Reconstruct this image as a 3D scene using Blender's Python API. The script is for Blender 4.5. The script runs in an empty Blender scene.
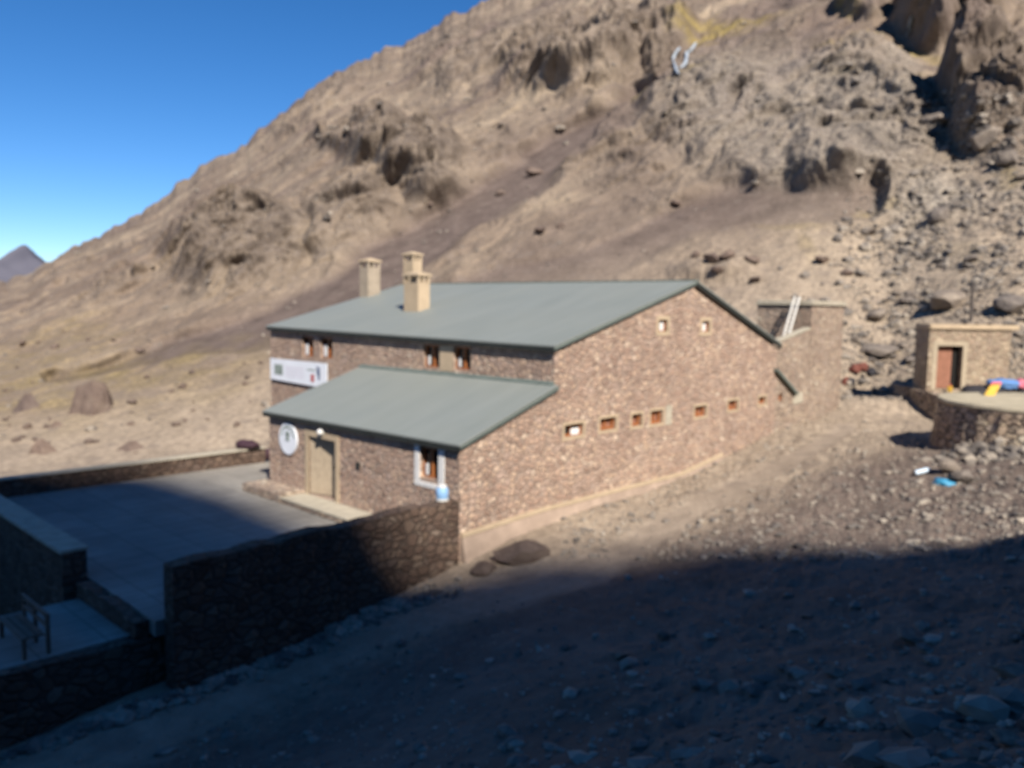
import bpy, bmesh, math, random
import numpy as np
from mathutils import Vector, Matrix
from mathutils.bvhtree import BVHTree
from mathutils.geometry import tessellate_polygon
random.seed(7); rng = np.random.default_rng(7)
scn = bpy.context.scene
COL = scn.collection

# ------------------------------------------------------------------ camera, sky, sun, exposure
CAM = np.array([-19.445, -16.824, 6.844])
FW = np.array([0.71810659, 0.68958698, -0.09376955])
RT = np.array([0.69363169, -0.72015392, 0.01591904])
UP = np.array([0.05655095, 0.0764731, 0.99546665])
F = 820.0
cd = bpy.data.cameras.new('camera'); cam = bpy.data.objects.new('camera', cd); COL.objects.link(cam)
cd.sensor_width = 36; cd.lens = F / 1024 * 36; cd.clip_end = 9000; cd.clip_start = 0.05
cam.matrix_world = Matrix(((RT[0], UP[0], -FW[0], CAM[0]), (RT[1], UP[1], -FW[1], CAM[1]), (RT[2], UP[2], -FW[2], CAM[2]), (0, 0, 0, 1)))
scn.camera = cam
cd.dof.use_dof = True; cd.dof.focus_distance = 2.0; cd.dof.aperture_fstop = 2.5      # missed focus, as in the photograph

SUN = np.array([0.5, 1.0, -0.95]); SUN /= np.linalg.norm(SUN)      # direction the light travels
sun_el = math.asin(-SUN[2]); sun_az = math.atan2(-SUN[0], -SUN[1])  # azimuth clockwise from +Y
w = bpy.data.worlds.new('World'); scn.world = w; w.use_nodes = True
nt = w.node_tree; bg = nt.nodes['Background']
sky = nt.nodes.new('ShaderNodeTexSky'); sky.sky_type = 'NISHITA'; sky.sun_disc = False
sky.sun_elevation = sun_el; sky.sun_rotation = sun_az
sky.altitude = 3200; sky.air_density = 0.95; sky.dust_density = 0.0; sky.ozone_density = 3.0
hs_ = nt.nodes.new('ShaderNodeHueSaturation'); hs_.inputs['Saturation'].default_value = 1.28; hs_.inputs['Value'].default_value = 1.0; hs_.inputs['Hue'].default_value = .503
nt.links.new(sky.outputs[0], hs_.inputs['Color']); nt.links.new(hs_.outputs[0], bg.inputs[0]); bg.inputs[1].default_value = 0.09
sd = bpy.data.lights.new('sun', 'SUN'); so = bpy.data.objects.new('sun', sd); COL.objects.link(so)
sd.energy = 5.0; sd.angle = math.radians(0.7); sd.color = (1.0, 0.92, 0.82)
so.rotation_euler = Vector(SUN).to_track_quat('-Z', 'Y').to_euler()
scn.view_settings.view_transform = 'Standard'; scn.view_settings.look = 'None'
scn.view_settings.exposure = 0.6; scn.view_settings.gamma = 1
scn.render.engine = 'CYCLES'
scn.cycles.max_bounces = 2; scn.cycles.diffuse_bounces = 1; scn.cycles.glossy_bounces = 1

# ------------------------------------------------------------------ maths helpers
def ray(x, y): return FW + RT * (x - 512) / F - UP * (y - 384) / F
def at(x, y, d): return CAM + d * ray(x, y)
def proj(P):
    d = P - CAM; z = d @ FW; zz = np.where(z > .1, z, .1)
    return np.where(z > .1, 512 + F * (d @ RT) / zz, -9999.), np.where(z > .1, 384 - F * (d @ UP) / zz, -9999.)
def sstep(a, b, x):
    t = np.clip((x - a) / (b - a), 0, 1); return t * t * (3 - 2 * t)
_perm = rng.permutation(256).astype(np.int64); _perm = np.concatenate([_perm, _perm, _perm])
_g = rng.normal(size=(256, 3)); _g /= np.linalg.norm(_g, axis=1)[:, None]
def perlin(P):
    P = np.asarray(P, float); i = np.floor(P).astype(np.int64); f = P - i; i &= 255
    u = f * f * f * (f * (f * 6 - 15) + 10); res = 0
    for dx in (0, 1):
        for dy in (0, 1):
            for dz in (0, 1):
                h = _perm[_perm[_perm[i[:, 0] + dx] + i[:, 1] + dy] + i[:, 2] + dz] & 255
                g = _g[h]
                v = g[:, 0] * (f[:, 0] - dx) + g[:, 1] * (f[:, 1] - dy) + g[:, 2] * (f[:, 2] - dz)
                wx = u[:, 0] if dx else 1 - u[:, 0]; wy = u[:, 1] if dy else 1 - u[:, 1]; wz = u[:, 2] if dz else 1 - u[:, 2]
                res = res + v * wx * wy * wz
    return res * 1.5
def fbm(P, o=4, ridged=False):
    s = 0; a = 1.0; t = 0
    for k in range(o):
        n = perlin(P * 2.03 ** k + 17.3 * k)
        s = s + a * ((1 - 2 * np.abs(n)) if ridged else n); t += a; a *= .52
    return s / t
def polydist(x, y, pts):
    d = np.full(x.shape, 1e9)
    for (ax, ay), (bx, by) in zip(pts[:-1], pts[1:]):
        vx, vy = bx - ax, by - ay; t = np.clip(((x - ax) * vx + (y - ay) * vy) / (vx * vx + vy * vy), 0, 1)
        d = np.minimum(d, np.hypot(x - ax - t * vx, y - ay - t * vy))
    return d
def ell(x, y, cx, cy, rx, ry, rot=0):
    a = math.radians(rot); dx, dy = x - cx, y - cy
    u = (dx * math.cos(a) + dy * math.sin(a)) / rx; v = (-dx * math.sin(a) + dy * math.cos(a)) / ry
    return 1 - sstep(.55, 1.25, np.hypot(u, v))

# ------------------------------------------------------------------ materials
def new_mat(name, rough=.9, spec=.2):
    m = bpy.data.materials.new(name); m.use_nodes = True
    b = m.node_tree.nodes['Principled BSDF']; b.inputs['Roughness'].default_value = rough
    b.inputs['Specular IOR Level'].default_value = spec
    return m, m.node_tree, b
def N(t, kind, **kw):
    n = t.nodes.new(kind)
    for k, v in kw.items(): setattr(n, k, v)
    return n
def noise(t, pos, scale, detail=4, rough=.6):
    n = N(t, 'ShaderNodeTexNoise'); n.inputs['Scale'].default_value = scale; n.inputs['Detail'].default_value = detail
    n.inputs['Roughness'].default_value = rough; t.links.new(pos, n.inputs['Vector']); return n.outputs['Fac']
def ramp(t, fac, stops):
    r = N(t, 'ShaderNodeValToRGB'); e = r.color_ramp.elements
    while len(e) < len(stops): e.new(.5)
    for q, (p, c) in zip(e, stops):
        q.position = p; q.color = (*c, 1) if hasattr(c, '__len__') else (c, c, c, 1)
    t.links.new(fac, r.inputs[0]); return r.outputs[0]
def mix(t, fac, a, b, mode='MIX'):
    m = N(t, 'ShaderNodeMix', data_type='RGBA', blend_type=mode)
    for s, v in ((m.inputs[0], fac), (m.inputs[6], a), (m.inputs[7], b)):
        if hasattr(v, 'links'): t.links.new(v, s)
        else: s.default_value = v if not hasattr(v, '__len__') else ((*v, 1) if len(v) == 3 else v)
    return m.outputs[2]
def bump(t, b, h, strength=.5, dist=.05):
    n = N(t, 'ShaderNodeBump'); n.inputs['Strength'].default_value = strength; n.inputs['Distance'].default_value = dist
    t.links.new(h, n.inputs['Height']); t.links.new(n.outputs[0], b.inputs['Normal'])
def world_pos(t): return N(t, 'ShaderNodeNewGeometry').outputs['Position']

def plain(name, c, rough=.7, var=.18, scale=3.0, spec=.3, bmp=.0):
    m, t, b = new_mat(name, rough, spec); p = N(t, 'ShaderNodeTexCoord').outputs['Object']
    f = noise(t, p, scale, 5)
    c0 = tuple(x * (1 - var) for x in c); c1 = tuple(min(1, x * (1 + var)) for x in c)
    t.links.new(ramp(t, f, [(.3, c0), (.7, c1)]), b.inputs['Base Color'])
    if bmp: bump(t, b, noise(t, p, scale * 6, 4), bmp, .02)
    return m
def masonry(name, scale=4.3, mortar=(.42, .33, .272), tint=(1.38, 1.27, 1.19), mw=.06):
    m, t, b = new_mat(name, .92, .15); p = world_pos(t)
    mp = N(t, 'ShaderNodeMapping'); mp.inputs['Scale'].default_value = (1, 1, 1.45); t.links.new(p, mp.inputs[0])
    wn = N(t, 'ShaderNodeTexNoise'); wn.inputs['Scale'].default_value = 1.7; wn.inputs['Detail'].default_value = 3; t.links.new(mp.outputs[0], wn.inputs['Vector'])
    va = N(t, 'ShaderNodeVectorMath', operation='MULTIPLY_ADD'); va.inputs[1].default_value = (.28, .28, .28)
    t.links.new(wn.outputs['Color'], va.inputs[0]); t.links.new(mp.outputs[0], va.inputs[2])
    v1 = N(t, 'ShaderNodeTexVoronoi'); v1.inputs['Scale'].default_value = scale; t.links.new(va.outputs[0], v1.inputs['Vector'])
    v2 = N(t, 'ShaderNodeTexVoronoi', feature='DISTANCE_TO_EDGE'); v2.inputs['Scale'].default_value = scale; t.links.new(va.outputs[0], v2.inputs['Vector'])
    sp = N(t, 'ShaderNodeSeparateColor'); t.links.new(v1.outputs['Color'], sp.inputs[0])
    T = lambda c: tuple(c[i] * tint[i] for i in range(3))
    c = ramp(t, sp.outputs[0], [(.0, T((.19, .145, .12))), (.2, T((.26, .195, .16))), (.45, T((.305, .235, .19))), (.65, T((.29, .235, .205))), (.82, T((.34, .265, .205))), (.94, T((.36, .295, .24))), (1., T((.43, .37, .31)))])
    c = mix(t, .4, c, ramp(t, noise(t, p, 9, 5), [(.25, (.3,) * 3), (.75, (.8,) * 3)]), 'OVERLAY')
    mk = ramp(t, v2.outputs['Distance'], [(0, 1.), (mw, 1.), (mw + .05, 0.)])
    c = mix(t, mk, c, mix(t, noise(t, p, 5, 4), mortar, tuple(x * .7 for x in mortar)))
    c = mix(t, .35, c, ramp(t, noise(t, p, .35, 3), [(.3, (.36, .33, .32)), (.7, (.68, .67, .64))]), 'OVERLAY')
    c = mix(t, .35, c, ramp(t, noise(t, p, 1.6, 5), [(.35, (.38,) * 3), (.65, (.64,) * 3)]), 'OVERLAY')
    t.links.new(c, b.inputs['Base Color'])
    h = mix(t, .35, ramp(t, v2.outputs['Distance'], [(0, 0.), (.16, 1.)]), noise(t, p, 14, 4))
    bump(t, b, h, .9, .07)
    return m
M = {}
M['stone'] = masonry('rubble_stone')
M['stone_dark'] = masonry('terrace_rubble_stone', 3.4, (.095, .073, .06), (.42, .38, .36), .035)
M['stone_pale'] = masonry('hut_rubble_stone', 3.6, (.40, .33, .24), (1.15, 1.15, 1.05), .07)
M['stone_tower'] = masonry('tower_rubble_stone', 4.2, (.33, .27, .22), (1.28, 1.27, 1.2), .07)
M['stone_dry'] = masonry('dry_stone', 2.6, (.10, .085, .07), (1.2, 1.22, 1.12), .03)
M['render'] = plain('tan_render', (.47, .37, .255), .9, .1, 2.5, .1, .15)
M['render_grey'] = plain('grey_tan_render', (.36, .3, .23), .9, .15, 2.5, .1, .15)
M['coping'] = plain('coping_concrete', (.42, .38, .3), .9, .16, 3, .1, .2)
M['roof'] = None
M['fascia'] = plain('dark_fascia', (.025, .028, .025), .6, .2)
M['edge'] = plain('roof_edge_trim', (.13, .16, .145), .5, .15)
M['wood'] = plain('brown_window_wood', (.33, .12, .04), .5, .25, 8)
M['wood_pale'] = plain('pale_door_boards', (.40, .325, .235), .7, .14, 6)
M['door_brown'] = plain('weathered_brown_door', (.30, .14, .09), .7, .15, 5)
M['white'] = plain('white_paint', (.74, .73, .7), .6, .07, 4)
M['sign_white'] = plain('sign_face', (.80, .84, .9), .4, .04, 2)
M['glass'] = plain('window_glass', (.02, .022, .025), .08, .1, 2, .6)
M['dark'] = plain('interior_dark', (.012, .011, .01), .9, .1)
M['curtain'] = plain('white_curtain', (.75, .74, .72), .8, .06, 8)
M['concrete'] = None
M['blue'] = plain('blue_cloth', (.11, .23, .48), .8, .15, 4)
M['blue2'] = plain('cyan_tarp', (.05, .27, .45), .5, .2, 5)
M['pink'] = plain('pink_cloth', (.6, .17, .22), .8, .15, 5)
M['yellow'] = plain('yellow_fabric', (.62, .40, .06), .7, .12, 5)
M['orange'] = plain('orange_fabric', (.75, .14, .10), .7, .12, 5)
M['red'] = plain('red_nylon', (.16, .055, .04), .7, .2, 5)
M['black'] = plain('dark_nylon', (.03, .028, .032), .7, .3, 5)
M['plum'] = plain('plum_nylon', (.05, .025, .035), .7, .3, 5)
M['bucket_blue'] = plain('blue_plastic', (.24, .42, .66), .4, .06, 4)
M['pole'] = plain('weathered_pole', (.10, .085, .075), .8, .2, 6)
M['timber'] = plain('bare_timber', (.17, .12, .09), .8, .2, 5)
M['aluminium'] = plain('aluminium', (.62, .6, .55), .5, .08, 5)
M['grey_print'] = plain('grey_print', (.25, .3, .27), .6, .2, 4)
M['red_print'] = plain('red_print', (.45, .07, .06), .6, .2, 4)
M['navy_print'] = plain('navy_print', (.10, .13, .22), .6, .2, 4)
M['pale_print'] = plain('pale_print', (.70, .66, .74), .6, .05, 4)
M['ice'] = plain('ice', (.33, .38, .43), .5, .12, 2)
# sheet-metal roof: painted grey-green, faint seams and weather streaks
m, t, b = new_mat('painted_metal_roof', .62, .35); p = world_pos(t)
sx = N(t, 'ShaderNodeSeparateXYZ'); t.links.new(p, sx.inputs[0])
mp = N(t, 'ShaderNodeMapping'); mp.inputs['Scale'].default_value = (.25, 1.2, .25); t.links.new(p, mp.inputs[0])
c = ramp(t, noise(t, mp.outputs[0], 1.1, 6), [(.25, (.188, .21, .196)), (.75, (.232, .252, .238))])
c = mix(t, ramp(t, noise(t, p, .3, 3), [(.35, 0.), (.7, .6)]), c, (.235, .25, .225))
pg = N(t, 'ShaderNodeMath', operation='PINGPONG'); pg.inputs[1].default_value = .45; t.links.new(sx.outputs[1], pg.inputs[0])
seam = ramp(t, pg.outputs[0], [(0, 1.), (.04, 0.)])
c = mix(t, .06, c, mix(t, seam, (.20, .23, .215), (.12, .145, .135)))
t.links.new(c, b.inputs['Base Color']); bump(t, b, seam, .2, .03); M['roof'] = m
# worn concrete paving of the terrace
m, t, b = new_mat('terrace_concrete', .85, .2); p = world_pos(t)
c = ramp(t, noise(t, p, .35, 7, .65), [(.3, (.20, .185, .165)), (.55, (.31, .29, .255)), (.72, (.42, .39, .34))])
c = mix(t, ramp(t, noise(t, p, 1.6, 5), [(.5, 0.), (.8, .5)]), c, (.2, .2, .2))
br = N(t, 'ShaderNodeTexBrick'); br.offset = 0; br.inputs['Scale'].default_value = .38; br.inputs['Mortar Size'].default_value = .008
br.inputs['Color1'].default_value = (1, 1, 1, 1); br.inputs['Color2'].default_value = (.92, .92, .92, 1); br.inputs['Mortar'].default_value = (.55, .55, .55, 1)
t.links.new(p, br.inputs['Vector']); c = mix(t, .8, c, br.outputs[0], 'MULTIPLY')
t.links.new(c, b.inputs['Base Color']); bump(t, b, noise(t, p, 6, 4), .25, .03); M['concrete'] = m
# loose rock
def rock_mat(name, a, bb, cc):
    m, t, b = new_mat(name, .93, .12); p = N(t, 'ShaderNodeTexCoord').outputs['Object']
    g = N(t, 'ShaderNodeObjectInfo').outputs['Random']
    c = ramp(t, noise(t, p, 1.8, 7, .65), [(.28, a), (.5, bb), (.72, cc)])
    c = mix(t, .5, c, ramp(t, g, [(0, (.36, .36, .38)), (1, (.66, .62, .56))]), 'OVERLAY')
    t.links.new(c, b.inputs['Base Color']); bump(t, b, noise(t, p, 5, 6, .7), .6, .12)
    return m
M['rock'] = rock_mat('grey_boulder', (.12, .105, .092), (.20, .172, .148), (.31, .27, .222))
M['rock_brown'] = rock_mat('brown_boulder', (.105, .08, .068), (.155, .118, .10), (.20, .16, .13))
m, t, b = new_mat('loose_stone', .93, .12); p = world_pos(t)
vo = N(t, 'ShaderNodeTexVoronoi'); vo.inputs['Scale'].default_value = 2.; t.links.new(p, vo.inputs['Vector'])
c = ramp(t, vo.outputs['Color'], [(0, (.085, .076, .070)), (.35, (.165, .146, .128)), (.65, (.26, .225, .185)), (1, (.40, .35, .285))])
c = mix(t, .4, c, ramp(t, noise(t, p, 7, 4), [(.25, (.3,) * 3), (.75, (.8,) * 3)]), 'OVERLAY')
t.links.new(c, b.inputs['Base Color']); M['rubble'] = m
# ground and hillside: zones are what the ground is made of, plus foreground soil darkened for shade
m, t, b = new_mat('mountain_ground', .95, .08); p = world_pos(t)
at_ = N(t, 'ShaderNodeAttribute', attribute_name='zone'); sp = N(t, 'ShaderNodeSeparateColor'); t.links.new(at_.outputs['Color'], sp.inputs[0])
at2 = N(t, 'ShaderNodeAttribute', attribute_name='zone_b'); sp2 = N(t, 'ShaderNodeSeparateColor'); t.links.new(at2.outputs['Color'], sp2.inputs[0])
n_big = noise(t, p, .045, 8, .62); n_mid = noise(t, p, .35, 8, .65); n_sm = noise(t, p, 2.4, 8, .7)
sand = ramp(t, n_big, [(.34, (.150, .113, .088)), (.5, (.215, .168, .127)), (.66, (.31, .247, .178))])
rock = ramp(t, n_mid, [(.3, (.078, .061, .050)), (.48, (.14, .112, .09)), (.7, (.22, .18, .142))])
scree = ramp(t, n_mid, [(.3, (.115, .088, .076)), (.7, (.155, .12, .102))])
grass = ramp(t, n_sm, [(.3, (.15, .12, .055)), (.7, (.33, .25, .10))])
grey = ramp(t, n_sm, [(.32, (.10, .092, .084)), (.5, (.215, .192, .165)), (.66, (.34, .305, .25))])
dirt = ramp(t, n_sm, [(.3, (.25, .20, .155)), (.7, (.41, .335, .25))])
track = ramp(t, n_mid, [(.3, (.27, .218, .17)), (.7, (.34, .278, .215))])
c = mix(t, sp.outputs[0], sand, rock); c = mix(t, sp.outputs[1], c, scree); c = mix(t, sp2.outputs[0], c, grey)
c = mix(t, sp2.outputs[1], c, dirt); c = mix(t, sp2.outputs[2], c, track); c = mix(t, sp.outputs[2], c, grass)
# tan patches and dark stones scattered over everything
c = mix(t, .45, c, ramp(t, n_sm, [(.3, (.3,) * 3), (.7, (.72,) * 3)]), 'OVERLAY')
c = mix(t, .4, c, ramp(t, n_mid, [(.3, (.33,) * 3), (.7, (.68,) * 3)]), 'OVERLAY')
vs = N(t, 'ShaderNodeTexVoronoi'); vs.inputs['Scale'].default_value = .55; t.links.new(p, vs.inputs['Vector'])
c = mix(t, ramp(t, vs.outputs['Distance'], [(.0, .55), (.22, .35), (.3, 0.)]), c, (.19, .155, .13))
t.links.new(c, b.inputs['Base Color'])
bh = mix(t, .4, n_mid, n_sm); bump(t, b, bh, .55, .5); M['ground'] = m

# ------------------------------------------------------------------ terrain: one sheet, polar grid round the viewpoint's hillside
YAW = math.atan2(FW[1], FW[0])
def azel(x, y):
    d = ray(x, y); return YAW - math.atan2(d[1], d[0]), d[2] / math.hypot(d[0], d[1])
skyl = [(-60, 305), (0, 284), (30, 275), (47, 262), (70, 250), (100, 238), (150, 207), (200, 172), (235, 150), (270, 126), (300, 101), (340, 72), (375, 55), (410, 42), (440, 27), (455, 14), (470, 9), (500, -5), (600, -60), (700, -110), (850, -170), (1023, -220)]
sk = np.array([azel(x, y) for x, y in skyl])
sk_az = np.concatenate([[-3.2, -1.6, -.9], sk[:, 0], [.9, 1.4, 3.2]]); sk_e = np.concatenate([[.05, .03, .03], sk[:, 1], [.62, .2, .05]])
ft = np.array([(azel(x, 350)[0], z) for x, z in ((0, -2.6), (250, -1.7), (500, 1.0), (700, 3.2), (850, 4.2), (1023, 5.6))])
# near ground: thin-plate surface through surveyed points (x, y, z)
ctl = []
for x, z in ((-15.4, -1.75), (-12.3, -1.5), (-9.15, -1.3), (-6.8, -.9), (-4.7, -.68), (-4., -.45), (-2.3, -.14), (-.5, 0), (2.5, .2), (7.5, .32), (12.1, .9), (17.3, 1.5), (22.2, 1.9)): ctl.append((x, -.1, z))
for x, y, z in ((0, 768, -1.9), (200, 730, -1.75), (300, 700, -1.5), (400, 768, .1), (512, 768, 1.), (700, 768, 2.2), (850, 768, 3.), (1023, 768, 3.7),
                (430, 640, -.75), (512, 600, -.35), (512, 690, .3), (620, 560, 0), (700, 640, .9), (850, 640, 1.8), (1000, 640, 2.5), (700, 560, .3),
                (850, 560, 1.0), (1000, 560, 1.6), (680, 500, .3), (830, 440, 1.35), (830, 500, 1.), (960, 470, 1.75), (1020, 500, 1.9), (960, 520, 1.5),
                (885, 447, 1.45), (860, 460, 1.4), (870, 400, 1.9)):
    d = ray(x, y); tt = (z - CAM[2]) / d[2]; P = CAM + tt * d; ctl.append((P[0], P[1], z))
ctl += [(23.0, -4.3, 1.6), (21.6, -5.4, 1.55), (23.4, -3.0, 1.7), (20.3, -6.2, 1.6), (18.5, -4.5, 1.5), (-19.4, -16.8, 5.0), (-26, -22, 7.), (-12, -26, 7.5), (-28, -8, 1.5), (-30, -14, 3.5), (-24, 4, -2.6), (-14, 18, -2.2), (-4, 18, -2.1), (6, 20, -1.2), (16, 18, 1.), (-28, 16, -3.2), (24, 6, 3.),
        (27, -3, 3.), (31, -9, 3.6), (24, -12, 3.3), (14, -18, 4.2), (2, -22, 5.2), (24.2, -1.0, 2.5), (36, -14, 4.8), (20, -20, 5.5)]
for x in (0, 250, 500, 700, 850, 1023):
    a = YAW - azel(x, 350)[0]; ctl.append((CAM[0] + 52 * math.cos(a), CAM[1] + 52 * math.sin(a), float(np.interp(azel(x, 350)[0], ft[:, 0], ft[:, 1]))))
ctl = np.array(ctl)
def U(r2): return .5 * r2 * np.log(r2 + 1e-9)
n = len(ctl); K = U(((ctl[:, None, :2] - ctl[None, :, :2]) ** 2).sum(-1)) + np.eye(n) * .6
Pm = np.c_[np.ones(n), ctl[:, :2]]; A = np.zeros((n + 3, n + 3)); A[:n, :n] = K; A[:n, n:] = Pm; A[n:, :n] = Pm.T
coef = np.linalg.solve(A, np.r_[ctl[:, 2], 0, 0, 0])
def near_z(x, y):
    out = np.empty(x.shape)
    for s in range(0, len(x), 50000):
        q = np.c_[x[s:s + 50000], y[s:s + 50000]]
        out[s:s + 50000] = U(((q[:, None] - ctl[None, :, :2]) ** 2).sum(-1)) @ coef[:n] + coef[n] + q @ coef[n + 1:]
    return out
dense = np.linspace(-math.radians(38), math.radians(38), 1150)
lft = np.linspace(-math.pi, dense[0], 60)[:-1]; rgt = np.linspace(dense[-1], math.pi, 60)[1:]
az = np.concatenate([lft, dense, rgt]); NA = len(az)
rf = 52.0; rr = 340.0
rho_n = np.concatenate([[.5, 2], np.geomspace(4, rf, 250)])
q = np.linspace(0, 1, 430)[1:]
rho_h = 1 / (1 / rf + q ** .9 * (1 / rr - 1 / rf)); 
rho_b = np.array([360, 400, 470, 600.])
rho = np.concatenate([rho_n, rho_h, rho_b]); NR = len(rho)
AZ, RH = np.meshgrid(az, rho, indexing='ij'); AZ = AZ.ravel(); RH = RH.ravel()
X = CAM[0] + RH * np.cos(YAW - AZ); Y = CAM[1] + RH * np.sin(YAW - AZ)
zn = np.zeros_like(X); mk = RH <= rf + 1; zn[mk] = near_z(X[mk], Y[mk])
zn = np.where(np.abs(AZ) > 1.2, np.clip(zn, -4, 9), zn)
zf = near_z(CAM[0] + rf * np.cos(YAW - az), CAM[1] + rf * np.sin(YAW - az)); zf = np.where(np.abs(az) > 1.0, np.clip(zf, -3, 7), zf); ZF = np.repeat(zf, NR)
E = np.interp(AZ, sk_az, sk_e)
E = E + sstep(230, 335, RH) * ((perlin(np.c_[AZ * 55, AZ * 0 + 3.3, AZ * 0]) * .006 + perlin(np.c_[AZ * 160, AZ * 0 + 9.3, AZ * 0]) * .003))
zr = CAM[2] + rr * E
tq = np.clip((RH - rf) / (rr - rf), 0, 1)
zh = ZF + (zr - ZF) * (tq + .10 * (tq ** 2 - tq))
zh = np.where(RH > rr, zr - (RH - rr) * .45, zh)
Z = np.where(RH <= rf, zn, zh)
P0 = np.c_[X, Y, Z]
# base normal from the grid
G = P0.reshape(NA, NR, 3); da = np.gradient(G, axis=0); dr = np.gradient(G, axis=1); Nn = np.cross(dr, da); Nn /= np.linalg.norm(Nn, axis=2)[..., None] + 1e-12
Nn = np.where(Nn[..., 2:3] < 0, -Nn, Nn).reshape(-1, 3)
px, py = proj(P0); infr = (px > -400) & (px < 1500) & (py > -400)
hill = sstep(rf, rf + 25, RH)
# --- geology, outlined on the slope
warp = fbm(P0 * .06, 3); pxw = px + warp * 26; pyw = py + fbm(P0 * .06 + 50, 3) * 20
rockm = np.zeros_like(X)
for cx, cy, rx, ry, ro, a in ((405, 165, 66, 34, 20, 1.), (345, 150, 30, 16, 20, .5), (240, 250, 72, 44, -8, .95), (345, 225, 60, 30, -35, .55), (585, 60, 95, 36, -12, .9), (470, 60, 60, 26, -25, .55), (735, 130, 110, 62, 8, .55),
                              (860, 140, 100, 82, 10, .8), (655, 150, 60, 60, 0, .35), (862, 20, 28, 16, 0, .8), (925, 28, 34, 24, 10, .85), (985, 18, 30, 20, 0, .7), (1000, 110, 52, 52, 0, 1.25), (120, 292, 60, 12, -28, .5), (330, 100, 70, 16, -38, .45),
                              (690, 215, 20, 8, 0, .5), (720, 275, 46, 14, 0, .45), (660, 45, 40, 30, 30, .8), (90, 262, 60, 10, -30, .3), (520, 250, 50, 20, -30, .3)):
    rockm = np.maximum(rockm, ell(pxw, pyw, cx, cy, rx, ry, ro) * a)
band1 = [(640, 96), (590, 128), (530, 170), (470, 208), (410, 248), (340, 290), (270, 326), (200, 342), (130, 362), (60, 378)]
band2 = [(870, 205), (800, 205), (735, 208), (690, 218), (650, 240), (590, 268), (520, 282), (440, 300)]
bwid = np.interp(pxw, [100, 300, 640], [10, 24, 14])
scr = (1 - sstep(.7, 1.25, polydist(pxw, pyw, band1) / bwid)); scr = np.maximum(scr, (1 - sstep(.6, 1.3, polydist(pxw, pyw, band2) / 20)) * .9)
scr = np.maximum(scr, ell(pxw, pyw, 560, 250, 120, 34, -30) * .45)
rockm *= 1 - scr * .9
bl = sstep(815, 900, pxw + (pyw - 300) * .35) * sstep(150, 215, pyw) * hill
bl = np.maximum(bl, ell(pxw, pyw, 905, 110, 30, 60, -10) * .8 * hill)
gr = np.zeros_like(X)
for cx, cy, rx, ry, ro, a in ((730, 40, 62, 9, -14, .9), (846, 22, 18, 16, 0, .8), (850, 62, 34, 7, 8, .6), (985, 60, 50, 9, -14, .9), (925, 62, 40, 7, 10, .6), (890, 8, 20, 10, 0, .5), (880, 95, 60, 6, 0, .3), (1000, 180, 20, 12, 0, .7), (885, 216, 24, 6, 0, .6), (800, 225, 40, 6, 5, .5), (810, 250, 8, 18, 0, .3), (690, 100, 90, 5, -18, .35), (270, 345, 150, 16, -12, .28), (120, 405, 250, 55, -4, .42), (60, 350, 90, 20, -14, .25), (955, 250, 30, 12, 0, .4)):
    gr = np.maximum(gr, ell(pxw, pyw, cx, cy, rx, ry, ro) * a)
gr = np.clip(gr * (.75 + 1.2 * perlin(P0 * .35)), 0, 1) * hill
# --- relief
PW = P0 + np.c_[warp, warp, warp] * 9
PS = PW * np.array([1, 1, 1.7])
h1 = fbm(PS * .040, 5, True); h2 = fbm(PS * .11 + 7, 5, True); h3 = fbm(P0 * .35, 3)
cell = perlin(PS * .075 + 31); step = np.round(cell * 5) / 5                      # blocky ledges
dsc = sstep(rf, 130, RH)
blk = np.abs(perlin(PW * np.array([.16, .16, .10]) + 3)); blk2 = np.round(perlin(PS * .19 + 11) * 4) / 4
ax1 = RT * .82 + UP * .57; ax2 = -RT * .57 + UP * .82; ax3 = FW                        # dipping strata
ST = np.c_[(PW @ ax1) * .45, (PW @ ax2) * 1.5, (PW @ ax3) * .8]
s1 = fbm(ST * .05 + 2, 5, True); s2 = np.round(perlin(ST * .085 + 21) * 4) / 4; s3 = fbm(ST * .22 + 8, 4, True)
fine = fbm(P0 * .55, 4, True)
D = rockm * (2.6 * (h1 - .1) + 7.0 * (s1 - .1) + 1.8 * h2 + 4.2 * s2 + 2.6 * s3 + 1.4 * step + 2.0 * rockm + .8 * fine) * (.35 + .65 * dsc) * .74 * (1 + .25 * sstep(850, 950, px) * (py < 160))
D = D + hill * (1 - scr) * (2.0 * fbm(P0 * .02 + 3, 3) * (.3 + dsc) + .7 * h2 * (1 - bl) + 1.1 * (s3 - .2) * (1 - bl) * dsc + .28 * fine * (1 - bl) + 3.0 * (s1 - .2) * dsc * (1 - bl)) + hill * .35 * h3 * (1 - .8 * scr)
D = D - scr * hill * 2.2 * dsc
D = D + bl * hill * (1.1 * fbm(P0 * .22 + 5, 4, True) + .55 * fbm(P0 * .8 + 9, 2, True))
D = np.where(RH > rr * .93, D * .4, D)
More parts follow.
